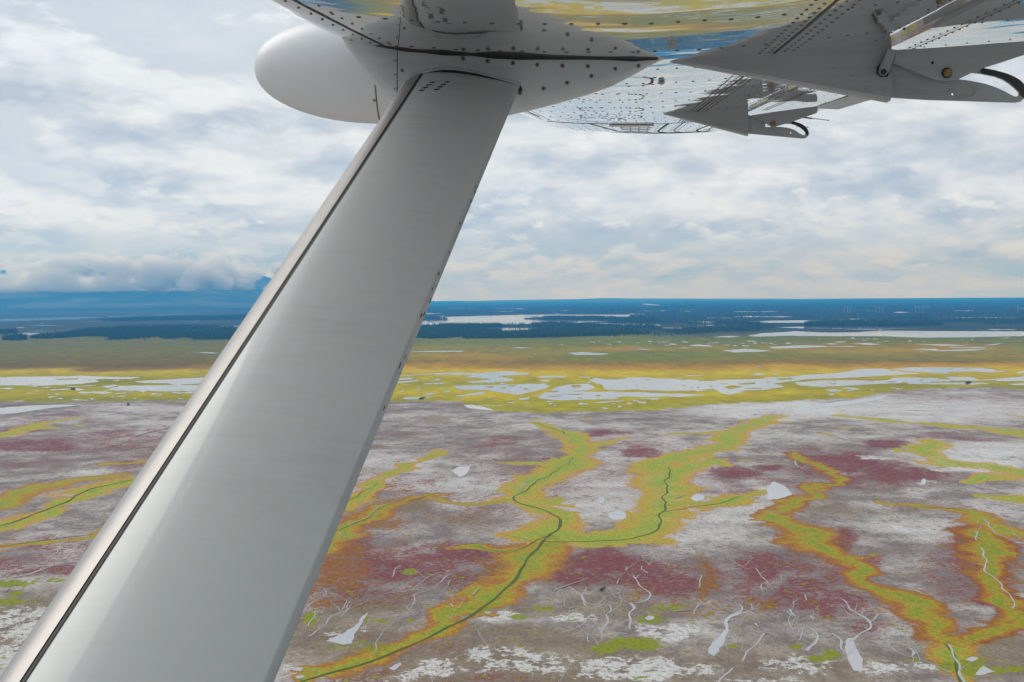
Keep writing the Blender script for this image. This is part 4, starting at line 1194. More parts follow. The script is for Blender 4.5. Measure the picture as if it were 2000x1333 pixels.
LOW_S = [0, .003, .01, .03, .07, .13, .2, .3, .4, .5, .6, .7, .8, .9, 1.0]
LOW_V = [0, .2, .38, .6, .8, .92, .98, 1.0, .98, .88, .70, .50, .30, .13, 0.0]
UP_S = [0, .003, .01, .03, .07, .13, .2, .3, .4, .5, .6, .7, .8, .9, 1.0]
UP_V = [0, .16, .27, .45, .66, .83, .95, 1.0, .97, .88, .74, .57, .38, .20, .015]


def wing_frame(y):
    k = min(max((7.3 - y) / 4.65, 0), 1.4)
    xl = -.79 + .1424 * y - .03 * k
    zl = .4227 + .0839 * y
    xt = 1.296 + .028 * y
    zt = .388 + .0838 * y
    bul = .034 + .026 * k
    # the loaded wing bows: flatter inboard, steeper outboard
    bow = .013 * max(0.0, 2.9 - max(y, 0.0)) ** 2
    zl += bow
    zt += bow
    # rounded tip: the leading edge curls aft
    if y > 6.85:
        f = (y - 6.85) / 0.5
        xl += (1 - math.sqrt(max(0, 1 - f * f))) * .42
    return xl, zl, xt, zt, bul


def wpt(s, y, up=False, off=0.0):
    xl, zl, xt, zt, bul = wing_frame(y)
    c_ = xt - xl
    v = np.interp(s, UP_S, UP_V) * .115 if up else -np.interp(s, LOW_S, LOW_V) * bul
    thin = 1.0
    if y > 6.95:
        thin = max(0.12, math.sqrt(max(0, 1 - ((y - 6.95) / .40) ** 2)))
        if up:
            v *= thin
    return Vector((xl + c_ * s, y, H + zl + (zt - zl) * s + c_ * float(v) + off))


def dens(a, b2, extra):
    return sorted(set([round(x, 4) for x in extra]))


SLOW = [0, .0015, .003, .006, .01, .017, .03, .048, .07, .1, .13, .165, .2, .25, .3, .35, .4, .45, .5, .55, .6, .65, .7, .728]
YS = [-1.0, -.6, -.2, .05] + [0.25 + .3 * k for k in range(23)] + [6.95, 7.05, 7.13, 7.2, 7.25, 7.29, 7.32, 7.34]


def wing_shell(name, s0, s1, ys, mat, parent=None, dz=0.0, ns=None):
    ss = [s for s in SLOW if s0 <= s <= s1] if s0 < .5 else [s0 + (s1 - s0) * k / 8 for k in range(9)]
    if ss[0] != s0:
        ss = [s0] + ss
    if ss[-1] != s1:
        ss.append(s1)
    vs, fs = [], []
    for y in ys:
        for s in ss:
            q = wpt(s, y)
            q.z += dz
            vs.append(q)
        for s in reversed(ss):
            q = wpt(s, y, True)
            q.z += dz
            vs.append(q)
    n = 2 * len(ss)
    for i in range(len(ys) - 1):
        for k in range(n):
            if k == n - 1 and s0 == 0:
                continue
            a, b2 = i * n + k, i * n + (k + 1) % n
            fs.append((a, b2, b2 + n, a + n))
    fs.append(tuple(range(n))[::-1])
    fs.append(tuple((len(ys) - 1) * n + k for k in range(n)))
    o = part(name, vs, fs, mat, parent)
    bm = bmesh.new()
    bm.from_mesh(o.data)
    bmesh.ops.remove_doubles(bm, verts=bm.verts, dist=1e-6)
    bmesh.ops.recalc_face_normals(bm, faces=bm.faces)
    for e in bm.edges:
        if len(e.link_faces) == 2 and e.calc_face_angle(0) > .7 and s0 > .1:
            e.smooth = False
    for f in bm.faces:
        if len(f.verts) > 6:
            f.smooth = False
            for e in f.edges:
                e.smooth = False
    bm.to_mesh(o.data)
    bm.free()
    return o


wing = wing_shell('wing', 0, .728, YS, M_WING)
yf = [-1.0, -.4] + [0.25 + .3 * k for k in range(17)] + [5.34]
flap = wing_shell('flap', .742, 1.0, yf, M_WING, dz=-.004)
ail = wing_shell('aileron', .742, 1.0, [5.38, 5.6, 5.9, 6.2, 6.5, 6.8, 6.95, 7.05, 7.13, 7.2, 7.25, 7.29, 7.32, 7.34], M_WING)


def strip(name, pts, wdir, w, mat, parent, down=.0012):
    """thin line lying on a lower surface: pts, half width vector"""
    vs, fs = [], []
    for p in pts:
        vs += [p - wdir * w + Vector((0, 0, -down)), p + wdir * w + Vector((0, 0, -down))]
    for i in range(len(pts) - 1):
        a = 2 * i
        fs.append((a, a + 1, a + 3, a + 2))
    # thickness
    n = len(vs)
    vs2 = vs + [v + Vector((0, 0, down * .8)) for v in vs]
    f2 = list(fs) + [tuple(n + i for i in f[::-1]) for f in fs]
    return part(name, vs2, f2, mat, parent, False)


XD, YD = Vector((1, 0, 0)), Vector((0, 1, 0))
lin = lambda a, b2, n: [a + (b2 - a) * k / n for k in range(n + 1)]
# spanwise seams: rear spar joint, leading-edge skin joint
strip('panel_seam', [wpt(.575, y) for y in lin(.4, 7.25, 40)], XD, .0028, M_SEAM, wing)
strip('panel_seam', [wpt(.095, y) for y in lin(.4, 5.6, 40)], XD, .0028, M_SEAM, wing)
strip('panel_seam', [wpt(s, 6.0) for s in lin(.09, .70, 30)], YD, .006, M_SEAM, wing)
strip('panel_seam', [wpt(.03 + .35 * k, 5.2 + .95 * k + .05 * math.sin(9 * k)) for k in lin(0, 1, 24)], XD * .6 + YD * .6, .004, M_SEAM, wing)
strip('panel_seam', [wpt(.24 + .12 * k, 6.02 + 1.2 * k) for k in lin(0, 1, 10)], XD, .006, M_SEAM, wing)
strip('panel_seam', [wpt(.52 - .02 * k, 6.02 + 1.2 * k) for k in lin(0, 1, 10)], XD, .006, M_SEAM, wing)
strip('panel_seam', [wpt(.72 - .05 * k, 6.05 + 1.2 * k) for k in lin(0, 1, 10)], XD, .006, M_SEAM, wing)
for k in range(5):
    y = 6.22 + .22 * k
    strip('stiffener', [wpt(s, y) for s in lin(.335 + .008 * k, .475 - .004 * k, 8)], YD, .010, M_SEAM, wing)
strip('tip_edge', [wpt(s, 7.27) for s in lin(.16, .72, 30)], YD, .012, M_SEAM, wing, .003)
strip('vent_lip', [wpt(s, 6.06) for s in lin(.31, .47, 8)], YD, .03, M_TRACK, wing, .006)


def rivets(name, spots, rad, parent, mat):
    vs, fs = [], []
    for (s, y, r_) in spots:
        p = wpt(s, y)
        b0 = len(vs)
        for ring, (rr, dn) in enumerate(((1, -.0002), (.62, .0011))):
            for k in range(6):
                a = k * math.pi / 3
                vs.append(p + Vector((r_ * rr * math.cos(a), r_ * rr * math.sin(a), -dn - .0002)))
        for k in range(6):
            fs.append((b0 + k, b0 + 6 + k, b0 + 6 + (k + 1) % 6, b0 + (k + 1) % 6))
        fs.append(tuple(b0 + 6 + k for k in range(6)))
    o = part(name, vs, fs, mat, parent, False)
    o['kind'] = 'stuff'
    return o


spots = []
rv = random.Random(5)
ribs = [1.02, 1.42, 1.83, 2.13, 2.56, 2.98, 3.42, 3.86, 4.28, 4.62, 5.02, 5.42, 5.8]
for y in ribs:
    xl, zl, xt, zt, bul = wing_frame(y)
    c_ = xt - xl
    s = .11
    while s < .55:
        spots.append((s, y + rv.uniform(-.004, .004), .0048 * rv.uniform(.85, 1.15)))
        s += .047 / c_
for y in ribs:
    xl, zl, xt, zt, bul = wing_frame(y)
    s = .60
    while s < .72:
        spots.append((s, y, .0038))
        s += .04 / (xt - xl)
for s in (.552, .564, .586, .598):
    y = .5
    while y < 5.95:
        spots.append((s + (.002 if s < .57 else 0), y, .0042))
        y += .05
for s in (.082, .112, .70):
    y = .5
    while y < 5.9:
        spots.append((s, y, .0032))
        y += .07
for y in (6.15, 6.35, 6.55, 6.75, 6.95):
    for k in range(16):
        spots.append((.14 + .035 * k, y, .0042))
# access hatch rings and their frames
for (sc_, yc, rs_, ry) in ((.31, 3.35, .13, .18), (.33, 5.3, .09, .14), (.34, 4.75, .08, .12), (.345, 4.0, .07, .16)):
    for k in range(22):
        a = 2 * math.pi * k / 22
        spots.append((sc_ + rs_ * math.copysign(abs(math.cos(a)) ** .6, math.cos(a)), yc + ry * math.copysign(abs(math.sin(a)) ** .6, math.sin(a)), .0055))
for k in range(36):
    spots.append((rv.gauss(.35, .05), rv.gauss(5.45, .22), .005))
rivets('rivets', spots, .004, wing, M_RIVET)
spf = []
for s in (.775, .79, .95):
    y = .4
    while y < 5.3:
        spf.append((s, y, .003))
        y += .05
for y in ribs[:-2]:
    for k in range(5):
        spf.append((.80 + .03 * k, y, .003))
o = rivets('flap_rivets', spf, .003, flap, M_RIVET)
for v in o.data.vertices:
    v.co.z -= .004
strip('panel_seam', [wpt(.783, y) for y in lin(.4, 5.3, 20)], XD, .002, M_SEAM, flap, .0062)
# oval hatch cover and drain button under the wing
vs = []
cov = [(.31 + .115 * math.copysign(abs(math.cos(a)) ** .5, math.cos(a)), 3.35 + .165 * math.copysign(abs(math.sin(a)) ** .5, math.sin(a))) for a in lin(0, 2 * math.pi, 40)[:-1]]
strip_pts = [wpt(*q) for q in cov] + [wpt(*cov[0])]
nrm = [((strip_pts[i] - wpt(.31, 3.35)).normalized()) for i in range(len(strip_pts))]
vs, fs = [], []
for p, nn in zip(strip_pts, nrm):
    vs += [p - nn * .004 + Vector((0, 0, -.0012)), p + nn * .004 + Vector((0, 0, -.0012))]
for i in range(len(strip_pts) - 1):
    fs.append((2 * i, 2 * i + 1, 2 * i + 3, 2 * i + 2))
part('hatch_rim', vs, fs, M_SEAM, wing, False)


def knob(name, p, r_, hgt, mat, parent, nrm=Vector((0, 0, -1)), seg=10, dome=.6):
    q = nrm.to_track_quat('Z', 'Y').to_matrix()
    vs, fs = [], []
    for (rr, zz) in ((1, -.3 * hgt), (1, .5 * hgt), (dome, hgt)):
        for k in range(seg):
            a = 2 * math.pi * k / seg
            vs.append(p + q @ Vector((r_ * rr * math.cos(a), r_ * rr * math.sin(a), zz)))
    for g_ in range(2):
        for k in range(seg):
            fs.append((g_ * seg + k, g_ * seg + (k + 1) % seg, (g_ + 1) * seg + (k + 1) % seg, (g_ + 1) * seg + k))
    fs.append(tuple(2 * seg + k for k in range(seg)))
    return part(name, vs, fs, mat, parent, False)


knob('fuel_drain', wpt(.436, 2.42), .008, .014, M_TRACK, wing)
knob('fuel_drain', wpt(.44, 3.36), .009, .010, M_TRACK, wing)

# ---- wing strut
lt, lb = P(789, 175, 2.63), P(8, 1333, 1.118)
tt_, tb = P(1013, 175, 2.63), P(535, 1333, 1.118)


def along(a, b2, f):
    return a + (b2 - a) * f


ax_v = (lb - lt)
f0, f1 = -.10, 1.75
nrm_s = ax_v.cross(tt_ - lt).normalized()
if nrm_s.z < 0:
    nrm_s = -nrm_s
SS = [0, .002, .006, .012, .02, .032, .05, .075, .1, .13, .17, .22, .28, .35, .43, .52, .62, .72, .82, .9, .96, 1.0]


def thick(s):
    return .125 * (1.4845 * math.sqrt(s) - .63 * s - 1.758 * s * s + 1.4215 * s ** 3 - .5075 * s ** 4) / .5


def strut_shell(name, ss, mat, parent, grow=0.0, fa=f0, fb=f1, n=30):
    vs, fs = [], []
    loop = [(s, 1) for s in ss] + [(s, -1) for s in reversed(ss) if s not in (0, 1.0)]
    closed = ss[0] == 0 and ss[-1] == 1.0
    if not closed:
        loop = [(s, -1) for s in reversed(ss) if s > 0] + [(s, 1) for s in ss]
    for i in range(n + 1):
        f = fa + (fb - fa) * i / n
        a, b2 = along(lt, lb, f), along(tt_, tb, f)
        cv = b2 - a
        c_ = cv.length
        cd = cv.normalized()
        for (s, sg) in loop:
            th = thick(s) * c_ * .95 + grow * (1 if s > 0 else 0)
            vs.append(a + cv * s + nrm_s * sg * th - cd * (grow if s < .02 else 0))
    m_ = len(loop)
    for i in range(n):
        for k in range(m_ if closed else m_ - 1):
            p, q = i * m_ + k, i * m_ + (k + 1) % m_
            fs.append((p, q, q + m_, p + m_))
    o = part(name, vs, fs, mat, parent)
    bm = bmesh.new()
    bm.from_mesh(o.data)
    bmesh.ops.recalc_face_normals(bm, faces=bm.faces)
    bm.to_mesh(o.data)
    bm.free()
    return o


strut = strut_shell('wing_strut', SS, M_STRUT, None)
boot = strut_shell('leading_edge_guard', [s for s in SS if s <= .13], M_BOOT, strut, .0022)
strut_shell('guard_edge_line', [.126, .132, .138, .144, .148], M_DARK, strut, .0012)
# worn trailing edge chips
rc = random.Random(3)
for k in range(16):
    f = rc.uniform(.18, .75)
    a, b2 = along(lt, lb, f), along(tt_, tb, f)
    cv = b2 - a
    s0 = 1 - rc.uniform(.004, .022)
    L = rc.uniform(.002, .010)
    w = rc.uniform(.0006, .0014)
    dv = (lb - lt).normalized()
    p = a + cv * s0 + nrm_s * (thick(s0) * cv.length * .95 + .0004)
    cd = cv.normalized()
    part('paint_chip', [p - dv * L - cd * w, p + dv * L * .6 - cd * w * .4, p + dv * L + cd * w, p - dv * L * .5 + cd * w * .8], [(0, 1, 2, 3)], M_SEAM, strut, False)
# illegible stencil at the strut head
for (sx, f) in ((.30, .055), (.42, .052)):
    for k in range(4):
        ff = f - .010 * k
        a, b2 = along(lt, lb, ff), along(tt_, tb, ff)
        cv = b2 - a
        cd = cv.normalized()
        dv = (lb - lt).normalized()
        s0 = sx + .015 * k - .06
        p = a + cv * s0 + nrm_s * (thick(s0) * cv.length * .95 + .0006)
        part('stencil_mark', [p - cd * .006 - dv * .004, p + cd * .006 - dv * .005, p + cd * .004 + dv * .003, p - cd * .005 + dv * .004], [(0, 1, 2, 3)], M_SEAM, strut, False)

# ---- strut fairing (cuff) under the wing
YC = 2.66
prof = [(652, 50, .004), (662, 66, .018), (675, 88, .034), (690, 110, .046), (706, 132, .055), (724, 154, .061), (745, 176, .066), (770, 196, .069), (800, 212, .071), (840, 224, .072), (880, 229, .072), (930, 227, .070), (970, 222, .068), (1005, 214, .064), (1050, 204, .058), (1100, 191, .050), (1150, 177, .042), (1200, 161, .032), (1250, 145, .021), (1285, 133, .011), (1305, 126, .003)]
cv_, cf_ = [], []
NSEC = 19
for (u, v, w) in prof:
    q = P(u, v, YC)
    yc = YC + .055
    xl, zl, xt, zt, bul = wing_frame(yc)
    s = max(0.004, (q.x - xl) / (xt - xl))
    top = wpt(min(s, .7), yc).z + .012
    if u > 1180:
        ff = ((u - 1180) / 125) ** 2
        q.z = q.z * (1 - ff) + (top - .0125) * ff
    dep = max(top - q.z, .006)
    for k in range(NSEC):
        a = math.pi * k / (NSEC - 1)
        ca, sa = math.cos(a), math.sin(a)
        yy = yc - w * math.copysign(abs(ca) ** .55, ca)
        zz = top - dep * abs(sa) ** .62
        cv_.append(Vector((q.x, yy, zz)))
for i in range(len(prof) - 1):
    for k in range(NSEC - 1):
        a = i * NSEC + k
        cf_.append((a, a + 1, a + NSEC + 1, a + NSEC))
cuff = part('strut_fairing', cv_, cf_, M_CUFF)
bm = bmesh.new()
bm.from_mesh(cuff.data)
bmesh.ops.recalc_face_normals(bm, faces=bm.faces)
if sum(f.normal.y for f in bm.faces if f.calc_center_median().y + AO.y < YC) > 0:
    bmesh.ops.reverse_faces(bm, faces=bm.faces)
bm.to_mesh(cuff.data)
bm.free()
bvh = BVHTree.FromPolygons([tuple(v.co + AO) for v in cuff.data.vertices], [tuple(p.vertices) for p in cuff.data.polygons])


def on_cuff(u, v):
    r = ray(u, v).normalized()
    hit, nn, idx, dist = bvh.ray_cast(Vector((0, 0, H)), r)
    if hit is None:
        return None, None
    if nn.dot(r) > 0:
        nn = -nn
    return hit, nn


def screw(u, v, r_=.0042, mat=None):
    p, nn = on_cuff(u, v)
    if p is None:
        return
    knob('screw', p, r_, .0016, mat or M_SCREW, cuff, nn, 10, .55)
    knob('screw_recess', p + nn * .0012, r_ * .42, .0008, M_DARK, cuff, nn, 8, .8)


for (a, b2) in ((1112, 320), (1118, 460), (1115, 600)):
    screw(450 + a * .3, b2 * .3)
for (a, b2) in ((1515, 377), (1675, 393), (1840, 407)):
    screw(450 + a * .3, b2 * .3 + 2, .0055)
for (a, b2) in ((10, 432), (190, 447), (362, 459), (540, 467), (720, 470), (915, 487), (1080, 466), (745, 538), (573, 587), (405, 627), (237, 660)):
    screw(950 + a * .275, b2 * .275 + 1, .005)
for (a, b2) in ((1072, 305), (1072, 398), (1072, 488), (1070, 578)):
    screw(450 + a * .3, b2 * .3, .0035, M_CUFF)


def line_on_cuff(name, pts, w, mat, lift=.0008):
    vs, fs = [], []
    for i in range(len(pts)):
        p, nn = on_cuff(*pts[i])
        if p is None:
            return None
        a, _ = on_cuff(*pts[max(i - 1, 0)])
        b2, _ = on_cuff(*pts[min(i + 1, len(pts) - 1)])
        if a is None or b2 is None:
            return None
        td = (b2 - a).normalized()
        sd = td.cross(nn).normalized()
        vs += [p + sd * w + nn * lift, p - sd * w + nn * lift]
        if i:
            k = 2 * i
            fs.append((k - 2, k - 1, k + 1, k))
    return part(name, vs, fs, mat, cuff, False)


line_on_cuff('panel_seam', [(776, v) for v in range(92, 190, 8)], .0008, M_SEAM)
# black sealant gap where fairing meets wing
gp = [(680, 62.5, .0006), (740, 73, .001), (790, 82, .003), (830, 89, .0025), (870, 94, .004), (920, 99, .002), (965, 103, .005), (1010, 106, .0055), (1060, 110, .004), (1120, 114, .003), (1180, 119, .0025), (1240, 123, .004), (1290, 125, .002)]
vs, fs = [], []
for (u, v, w) in gp:
    x = (P(u, v, YC - .005)).x
    yc = YC + .055
    ww = np.interp(u, [p[0] for p in prof], [p[2] for p in prof])
    yy = yc - ww - .003
    xl, zl, xt, zt, bul = wing_frame(yy)
    z_ = wpt(max(.004, (x - xl) / (xt - xl)), yy).z
    i = len(vs)
    vs += [Vector((x, yy + .004, z_ - w * 1.6)), Vector((x, yy - .002, z_ - w * 1.2)), Vector((x, yy - .004, z_ + .004))]
    if i:
        fs += [(i - 3, i - 2, i + 1, i), (i - 2, i - 1, i + 2, i + 1)]
part('sealant_gap', vs, fs, M_DARK, cuff, False)
# arch-shaped lip and dark gap round the strut head
arch = [(770, 215), (778, 196), (786, 180), (795, 168), (808, 157), (824, 149), (842, 144), (862, 141), (884, 141), (906, 144), (930, 148), (960, 156), (990, 164), (1012, 170), (1014, 178)]


def tube_on_cuff(name, pts, r_, mat, lift):
    cs = []
    for (u, v) in pts:
        p, nn = on_cuff(u, v)
        if p is not None:
            cs.append((p + nn * lift, nn))
    vs, fs = [], []
    S = 8
    for i, (p, nn) in enumerate(cs):
        td = (cs[min(i + 1, len(cs) - 1)][0] - cs[max(i - 1, 0)][0]).normalized()
        sd = td.cross(nn).normalized()
        for k in range(S):
            a = 2 * math.pi * k / S
            vs.append(p + sd * r_ * math.cos(a) + nn * r_ * .6 * math.sin(a))
        if i:
            for k in range(S):
                fs.append(((i - 1) * S + k, (i - 1) * S + (k + 1) % S, i * S + (k + 1) % S, i * S + k))
    return part(name, vs, fs, mat, cuff)


tube_on_cuff('opening_lip', [(u - 3 if u < 830 else u, v - 4.5) for u, v in arch], .0055, M_CUFF, .0005)
tube_on_cuff('opening_gap', [(u + 2, v + .5) for u, v in arch], .0055, M_DARK, .002)

# ---- radar pod on the leading edge, outboard of the strut
YP = 3.14
pc = P(740, 139, YP)
nose = P(497.5, 133, YP)
axis_end = Vector((pc.x + .42, YP - .01, pc.z + .02))
Rp = 101 * YP / F
stn = []
for k in range(15):
    a = math.pi / 2 * k / 14
    stn.append((1 - math.cos(a), math.sin(a) ** .92))
Lh = pc.x - nose.x
vs, fs = [], []
S = 36
rings = [(nose.x + Lh * .94 * a, max(r_, .004)) for a, r_ in stn] + [(nose.x + Lh * .97, 1.0), (pc.x + .06, 1.0), (pc.x + .14, .97), (pc.x + .22, .88), (pc.x + .30, .70), (pc.x + .37, .42), (pc.x + .41, .1)]
for (x, r_) in rings:
    f = min(1, (x - nose.x) / Lh)
    zc_ = nose.z + (pc.z - nose.z) * f + max(0, x - pc.x - .06) * .28
    for k in range(S):
        a = 2 * math.pi * k / S
        vs.append(Vector((x, YP + r_ * Rp * math.cos(a), zc_ + r_ * Rp * math.sin(a))))
for i in range(len(rings) - 1):
    for k in range(S):
        fs.append((i * S + k, i * S + (k + 1) % S, (i + 1) * S + (k + 1) % S, (i + 1) * S + k))
fs.append(tuple(range(S)))
fs.append(tuple((len(rings) - 1) * S + k for k in range(S))[::-1])
pod = part('radar_pod', vs, fs, M_POD)
bm = bmesh.new()
bm.from_mesh(pod.data)
bmesh.ops.recalc_face_normals(bm, faces=bm.faces)
bm.to_mesh(pod.data)
bm.free()
vs, fs = [], []
xr = P(737, 190, YP - .08).x
for x in (xr - .0015, xr + .0015):
    f = min(1, (x - nose.x) / Lh)
    for k in range(S):
        a = 2 * math.pi * k / S
        vs.append(Vector((x, YP + (Rp + .0008) * math.cos(a), nose.z + (pc.z - nose.z) * f + (Rp + .0008) * math.sin(a))))
for k in range(S):
    fs.append((k, (k + 1) % S, S + (k + 1) % S, S + k))
part('radome_seam', vs, fs, plain('rusty_seam', (0.16, 0.11, 0.08), .7), pod, False)
knob('pod_screw', Vector((xr - .006, YP - Rp * math.cos(.75), pc.z - Rp * math.sin(.75))), .004, .001, M_BRASS, pod, Vector((0, -math.cos(.75), -math.sin(.75))))


# ---- flap tracks
def plate(name, outer, holes, y0, y1, mat, parent, tr):
    """flat plate in a fore-and-aft plane; outlines in photo pixels, real thickness y0..y1"""
    cu = bpy.data.curves.new(name, 'CURVE')
    cu.dimensions = '2D'
    cu.fill_mode = 'BOTH'
    for lst in [outer] + holes:
        sp = cu.splines.new('POLY')
        sp.points.add(len(lst) - 1)
        for p, (u, v) in zip(sp.points, lst):
            q = tr(u, v)
            p.co = (q.x, q.z - H, 0, 1)
        sp.use_cyclic_u = True
    cu.extrude = (y1 - y0) / 2
    cu.bevel_depth = .0006
    co_ = bpy.data.objects.new(name, cu)
    C.objects.link(co_)
    dg = bpy.context.evaluated_depsgraph_get()
    me = bpy.data.meshes.new_from_object(co_.evaluated_get(dg))
    vs = [Vector((v.co.x, (y0 + y1) / 2 - v.co.z, v.co.y + H)) for v in me.vertices]
    fs = [tuple(p.vertices) for p in me.polygons]
    bpy.data.objects.remove(co_)
    bpy.data.curves.remove(cu)
    bpy.data.meshes.remove(me)
    o = part(name, vs, fs, mat, parent, False)
    bm = bmesh.new()
    bm.from_mesh(o.data)
    bmesh.ops.remove_doubles(bm, verts=bm.verts, dist=1e-6)
    bmesh.ops.recalc_face_normals(bm, faces=bm.faces)
    bm.to_mesh(o.data)
    bm.free()
    return o


zz3 = lambda p: [(1450 + a * .275, b2 * .275) for a, b2 in p]


def flap_track(tr, yb, sz, tip, rear_top, rear_bot, detail=True):
    # fairing: a wedge that swells rearwards
    def fpts(f):
        top = Vector((tr(*tip).x + (tr(*rear_top).x - tr(*tip).x) * f, 0, 0))
        return top
    vs, fs = [], []
    t0, rb, rt_ = tr(*tip), tr(*rear_bot), tr(*rear_top)
    _f = wing_frame(yb)
    t0.z = wpt((t0.x - _f[0]) / (_f[2] - _f[0]), yb).z - .0015
    N = 12
    for i in range(N + 1):
        f = i / N
        x = t0.x + (rb.x - t0.x) * f
        zb_ = t0.z + (rb.z - t0.z) * f
        hw = (.002 + .020 * math.sqrt(f)) * sz
        xl, zl, xt, zt, bul = wing_frame(yb)
        zt_ = wpt((x - xl) / (xt - xl), yb).z + .006
        for (dy, zq) in ((-hw, zt_), (-hw, zb_ + .006 * sz), (-hw * .6, zb_), (hw * .6, zb_), (hw, zb_ + .006 * sz), (hw, zt_)):
            vs.append(Vector((x, yb + dy, zq)))
    for i in range(N):
        for k in range(5):
            a = i * 6 + k
            fs.append((a, a + 1, a + 7, a + 6))
    fs.append(tuple(range(6))[::-1])
    fs.append(tuple(N * 6 + k for k in range(6)))
    fr = part('flap_track_fairing', vs, fs, M_TRACK, None, False)
    bm = bmesh.new()
    bm.from_mesh(fr.data)
    bmesh.ops.recalc_face_normals(bm, faces=bm.faces)
    bm.to_mesh(fr.data)
    bm.free()
    return fr


# near track
YN = 2.8
trn = lambda u, v: P(u, v, YN)
fr = flap_track(trn, YN, 1.0, (1309, 125), (1735, 96), (1735, 199.5))
for (u, v) in ((630, 508), (755, 558), (875, 608), (995, 660), (865, 640)):
    q = P(1450 + u * .275, v * .275, YN)
    f = (1450 + u * .275 - 1309) / 426
    knob('screw', Vector((q.x, YN - (.002 + .020 * math.sqrt(f)) - .0002, q.z)), .0055, .0012, M_TRACK, fr, Vector((0, -1, 0)), 10, .6)
outer = zz3([(1000, 690), (1300, 710), (1940, 730), (1972, 722), (1996, 700), (2007, 668), (2006, 640), (1992, 604), (1965, 576), (1925, 552), (1870, 528), (1790, 506), (1690, 487), (1500, 462), (1300, 442), (1000, 420)])
slot = zz3([(1300, 505), (1450, 505), (1560, 510), (1690, 525), (1790, 545), (1850, 568), (1900, 600), (1940, 635), (1962, 658), (1964, 676), (1950, 690), (1930, 691), (1905, 680), (1860, 655), (1800, 628), (1720, 600), (1620, 580), (1500, 565), (1400, 556), (1300, 550)])
hole = [(1450 + (1490 + 12 * math.cos(a)) * .275, (672 + 12 * math.sin(a)) * .275) for a in lin(0, 2 * math.pi, 14)[:-1]]
plate('track_plate', outer, [slot, hole], YN - .004, YN + .002, M_TRACK, fr, trn)
band = outer[4:13] + slot[3:10]
plate('track_lining', band, [], YN - .0062, YN - .0046, M_BLACK, fr, trn)
# raised stiffening bead on the plate
bead = zz3([(1040, 640), (1200, 650), (1440, 668), (1465, 660), (1482, 640), (1505, 640), (1520, 665), (1545, 686), (1600, 692), (1640, 684), (1662, 655), (1655, 620), (1620, 590)])
vs, fs = [], []
for i, (u, v) in enumerate(bead):
    q = P(u, v, YN - .0105)
    a, b2 = P(*bead[max(i - 1, 0)], YN - .0105), P(*bead[min(i + 1, len(bead) - 1)], YN - .0105)
    td = (b2 - a).normalized()
    sd = Vector((-td.z, 0, td.x))
    vs += [q + sd * .0016, q + Vector((0, -.002, 0)), q - sd * .0016]
    if i:
        k = 3 * i
        fs += [(k - 3, k - 2, k + 1, k), (k - 2, k - 1, k + 2, k + 1)]
part('plate_bead', vs, fs, M_TRACK, fr)
brk = zz3([(1090, 362), (1380, 345), (2000, 300), (2250, 270), (2250, 320), (2000, 390), (1850, 440), (1690, 490), (1600, 530), (1530, 565), (1490, 572), (1440, 574), (1390, 570), (1320, 548), (1250, 520), (1160, 482), (1072, 448)])
bk = plate('flap_bracket', brk, [], YN - .024, YN - .013, M_TRACK, None, lambda u, v: P(u, v, YN - .018))
q = P(1450 + 1452 * .275, 520 * .275, YN - .026)
knob('bolt', q, .0095, .012, M_BRASS, bk, Vector((0, -1, 0)), 8, .75)
knob('bolt_washer', q + Vector((0, .001, 0)), .0125, .004, M_BLACK, bk, Vector((0, -1, 0)), 12, .9)
knob('bolt_hole', P(1450 + 1350 * .275, 448 * .275, YN - .0245), .0035, .001, M_DARK, bk, Vector((0, -1, 0)), 8, .9)
arm = zz3([(1028, 355), (1090, 362), (1068, 420), (1046, 480), (1030, 520), (1010, 536), (985, 532), (972, 510), (980, 470), (1005, 420)])
lk = plate('linkage_arm', arm, [], YN - .040, YN - .027, M_TRACK, None, lambda u, v: P(u, v, YN - .033))
knob('link_pin', P(1450 + 1002 * .275, 513 * .275, YN - .041), .007, .005, M_BLACK, lk, Vector((0, -1, 0)), 10, .7)
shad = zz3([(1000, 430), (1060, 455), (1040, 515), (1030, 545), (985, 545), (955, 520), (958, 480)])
plate('linkage_slot_shadow', shad, [], YN - .0275, YN - .0225, M_DARK, fr, lambda u, v: P(u, v, YN - .025))  # dark plate standing in for the shadow in the slot round the arm

# far track
YFAR = 5.12
z9 = lambda p: [(1380 + a * .19, 130 + b2 * .19) for a, b2 in p]
trf = lambda u, v: P(u, v, YFAR)
fr2 = flap_track(trf, YFAR, .8, (1296, 237), (1461, 224), (1460, 266))
outer = z9([(380, 690), (420, 690), (990, 742), (1020, 735), (1042, 715), (1048, 690), (1040, 660), (1020, 630), (990, 605), (950, 585), (890, 568), (780, 545), (560, 520), (380, 500)])
slot = z9([(600, 590), (780, 590), (860, 590), (920, 605), (970, 635), (1010, 670), (1018, 695), (1005, 710), (985, 708), (950, 690), (900, 655), (840, 635), (760, 625), (680, 625), (600, 628)])
hole = [(1380 + (864 + 10 * math.cos(a)) * .19, 130 + (684 + 10 * math.sin(a)) * .19) for a in lin(0, 2 * math.pi, 12)[:-1]]
plate('track_plate', outer, [slot, hole], YFAR - .004, YFAR + .002, M_TRACK, fr2, trf)
band = outer[4:11] + slot[2:7]
plate('track_lining', band, [], YFAR - .0062, YFAR - .0046, M_BLACK, fr2, trf)
brk = z9([(470, 505), (700, 470), (1000, 430), (1130, 415), (1140, 445), (1130, 480), (1000, 525), (880, 570), (720, 615), (690, 630), (660, 615), (560, 555)])
bk2 = plate('flap_bracket', brk, [], YFAR - .024, YFAR - .013, M_TRACK, None, lambda u, v: P(u, v, YFAR - .018))
knob('bolt', P(1380 + 686 * .19, 130 + 592 * .19, YFAR - .026), .011, .012, M_BRASS, bk2, Vector((0, -1, 0)), 8, .75)
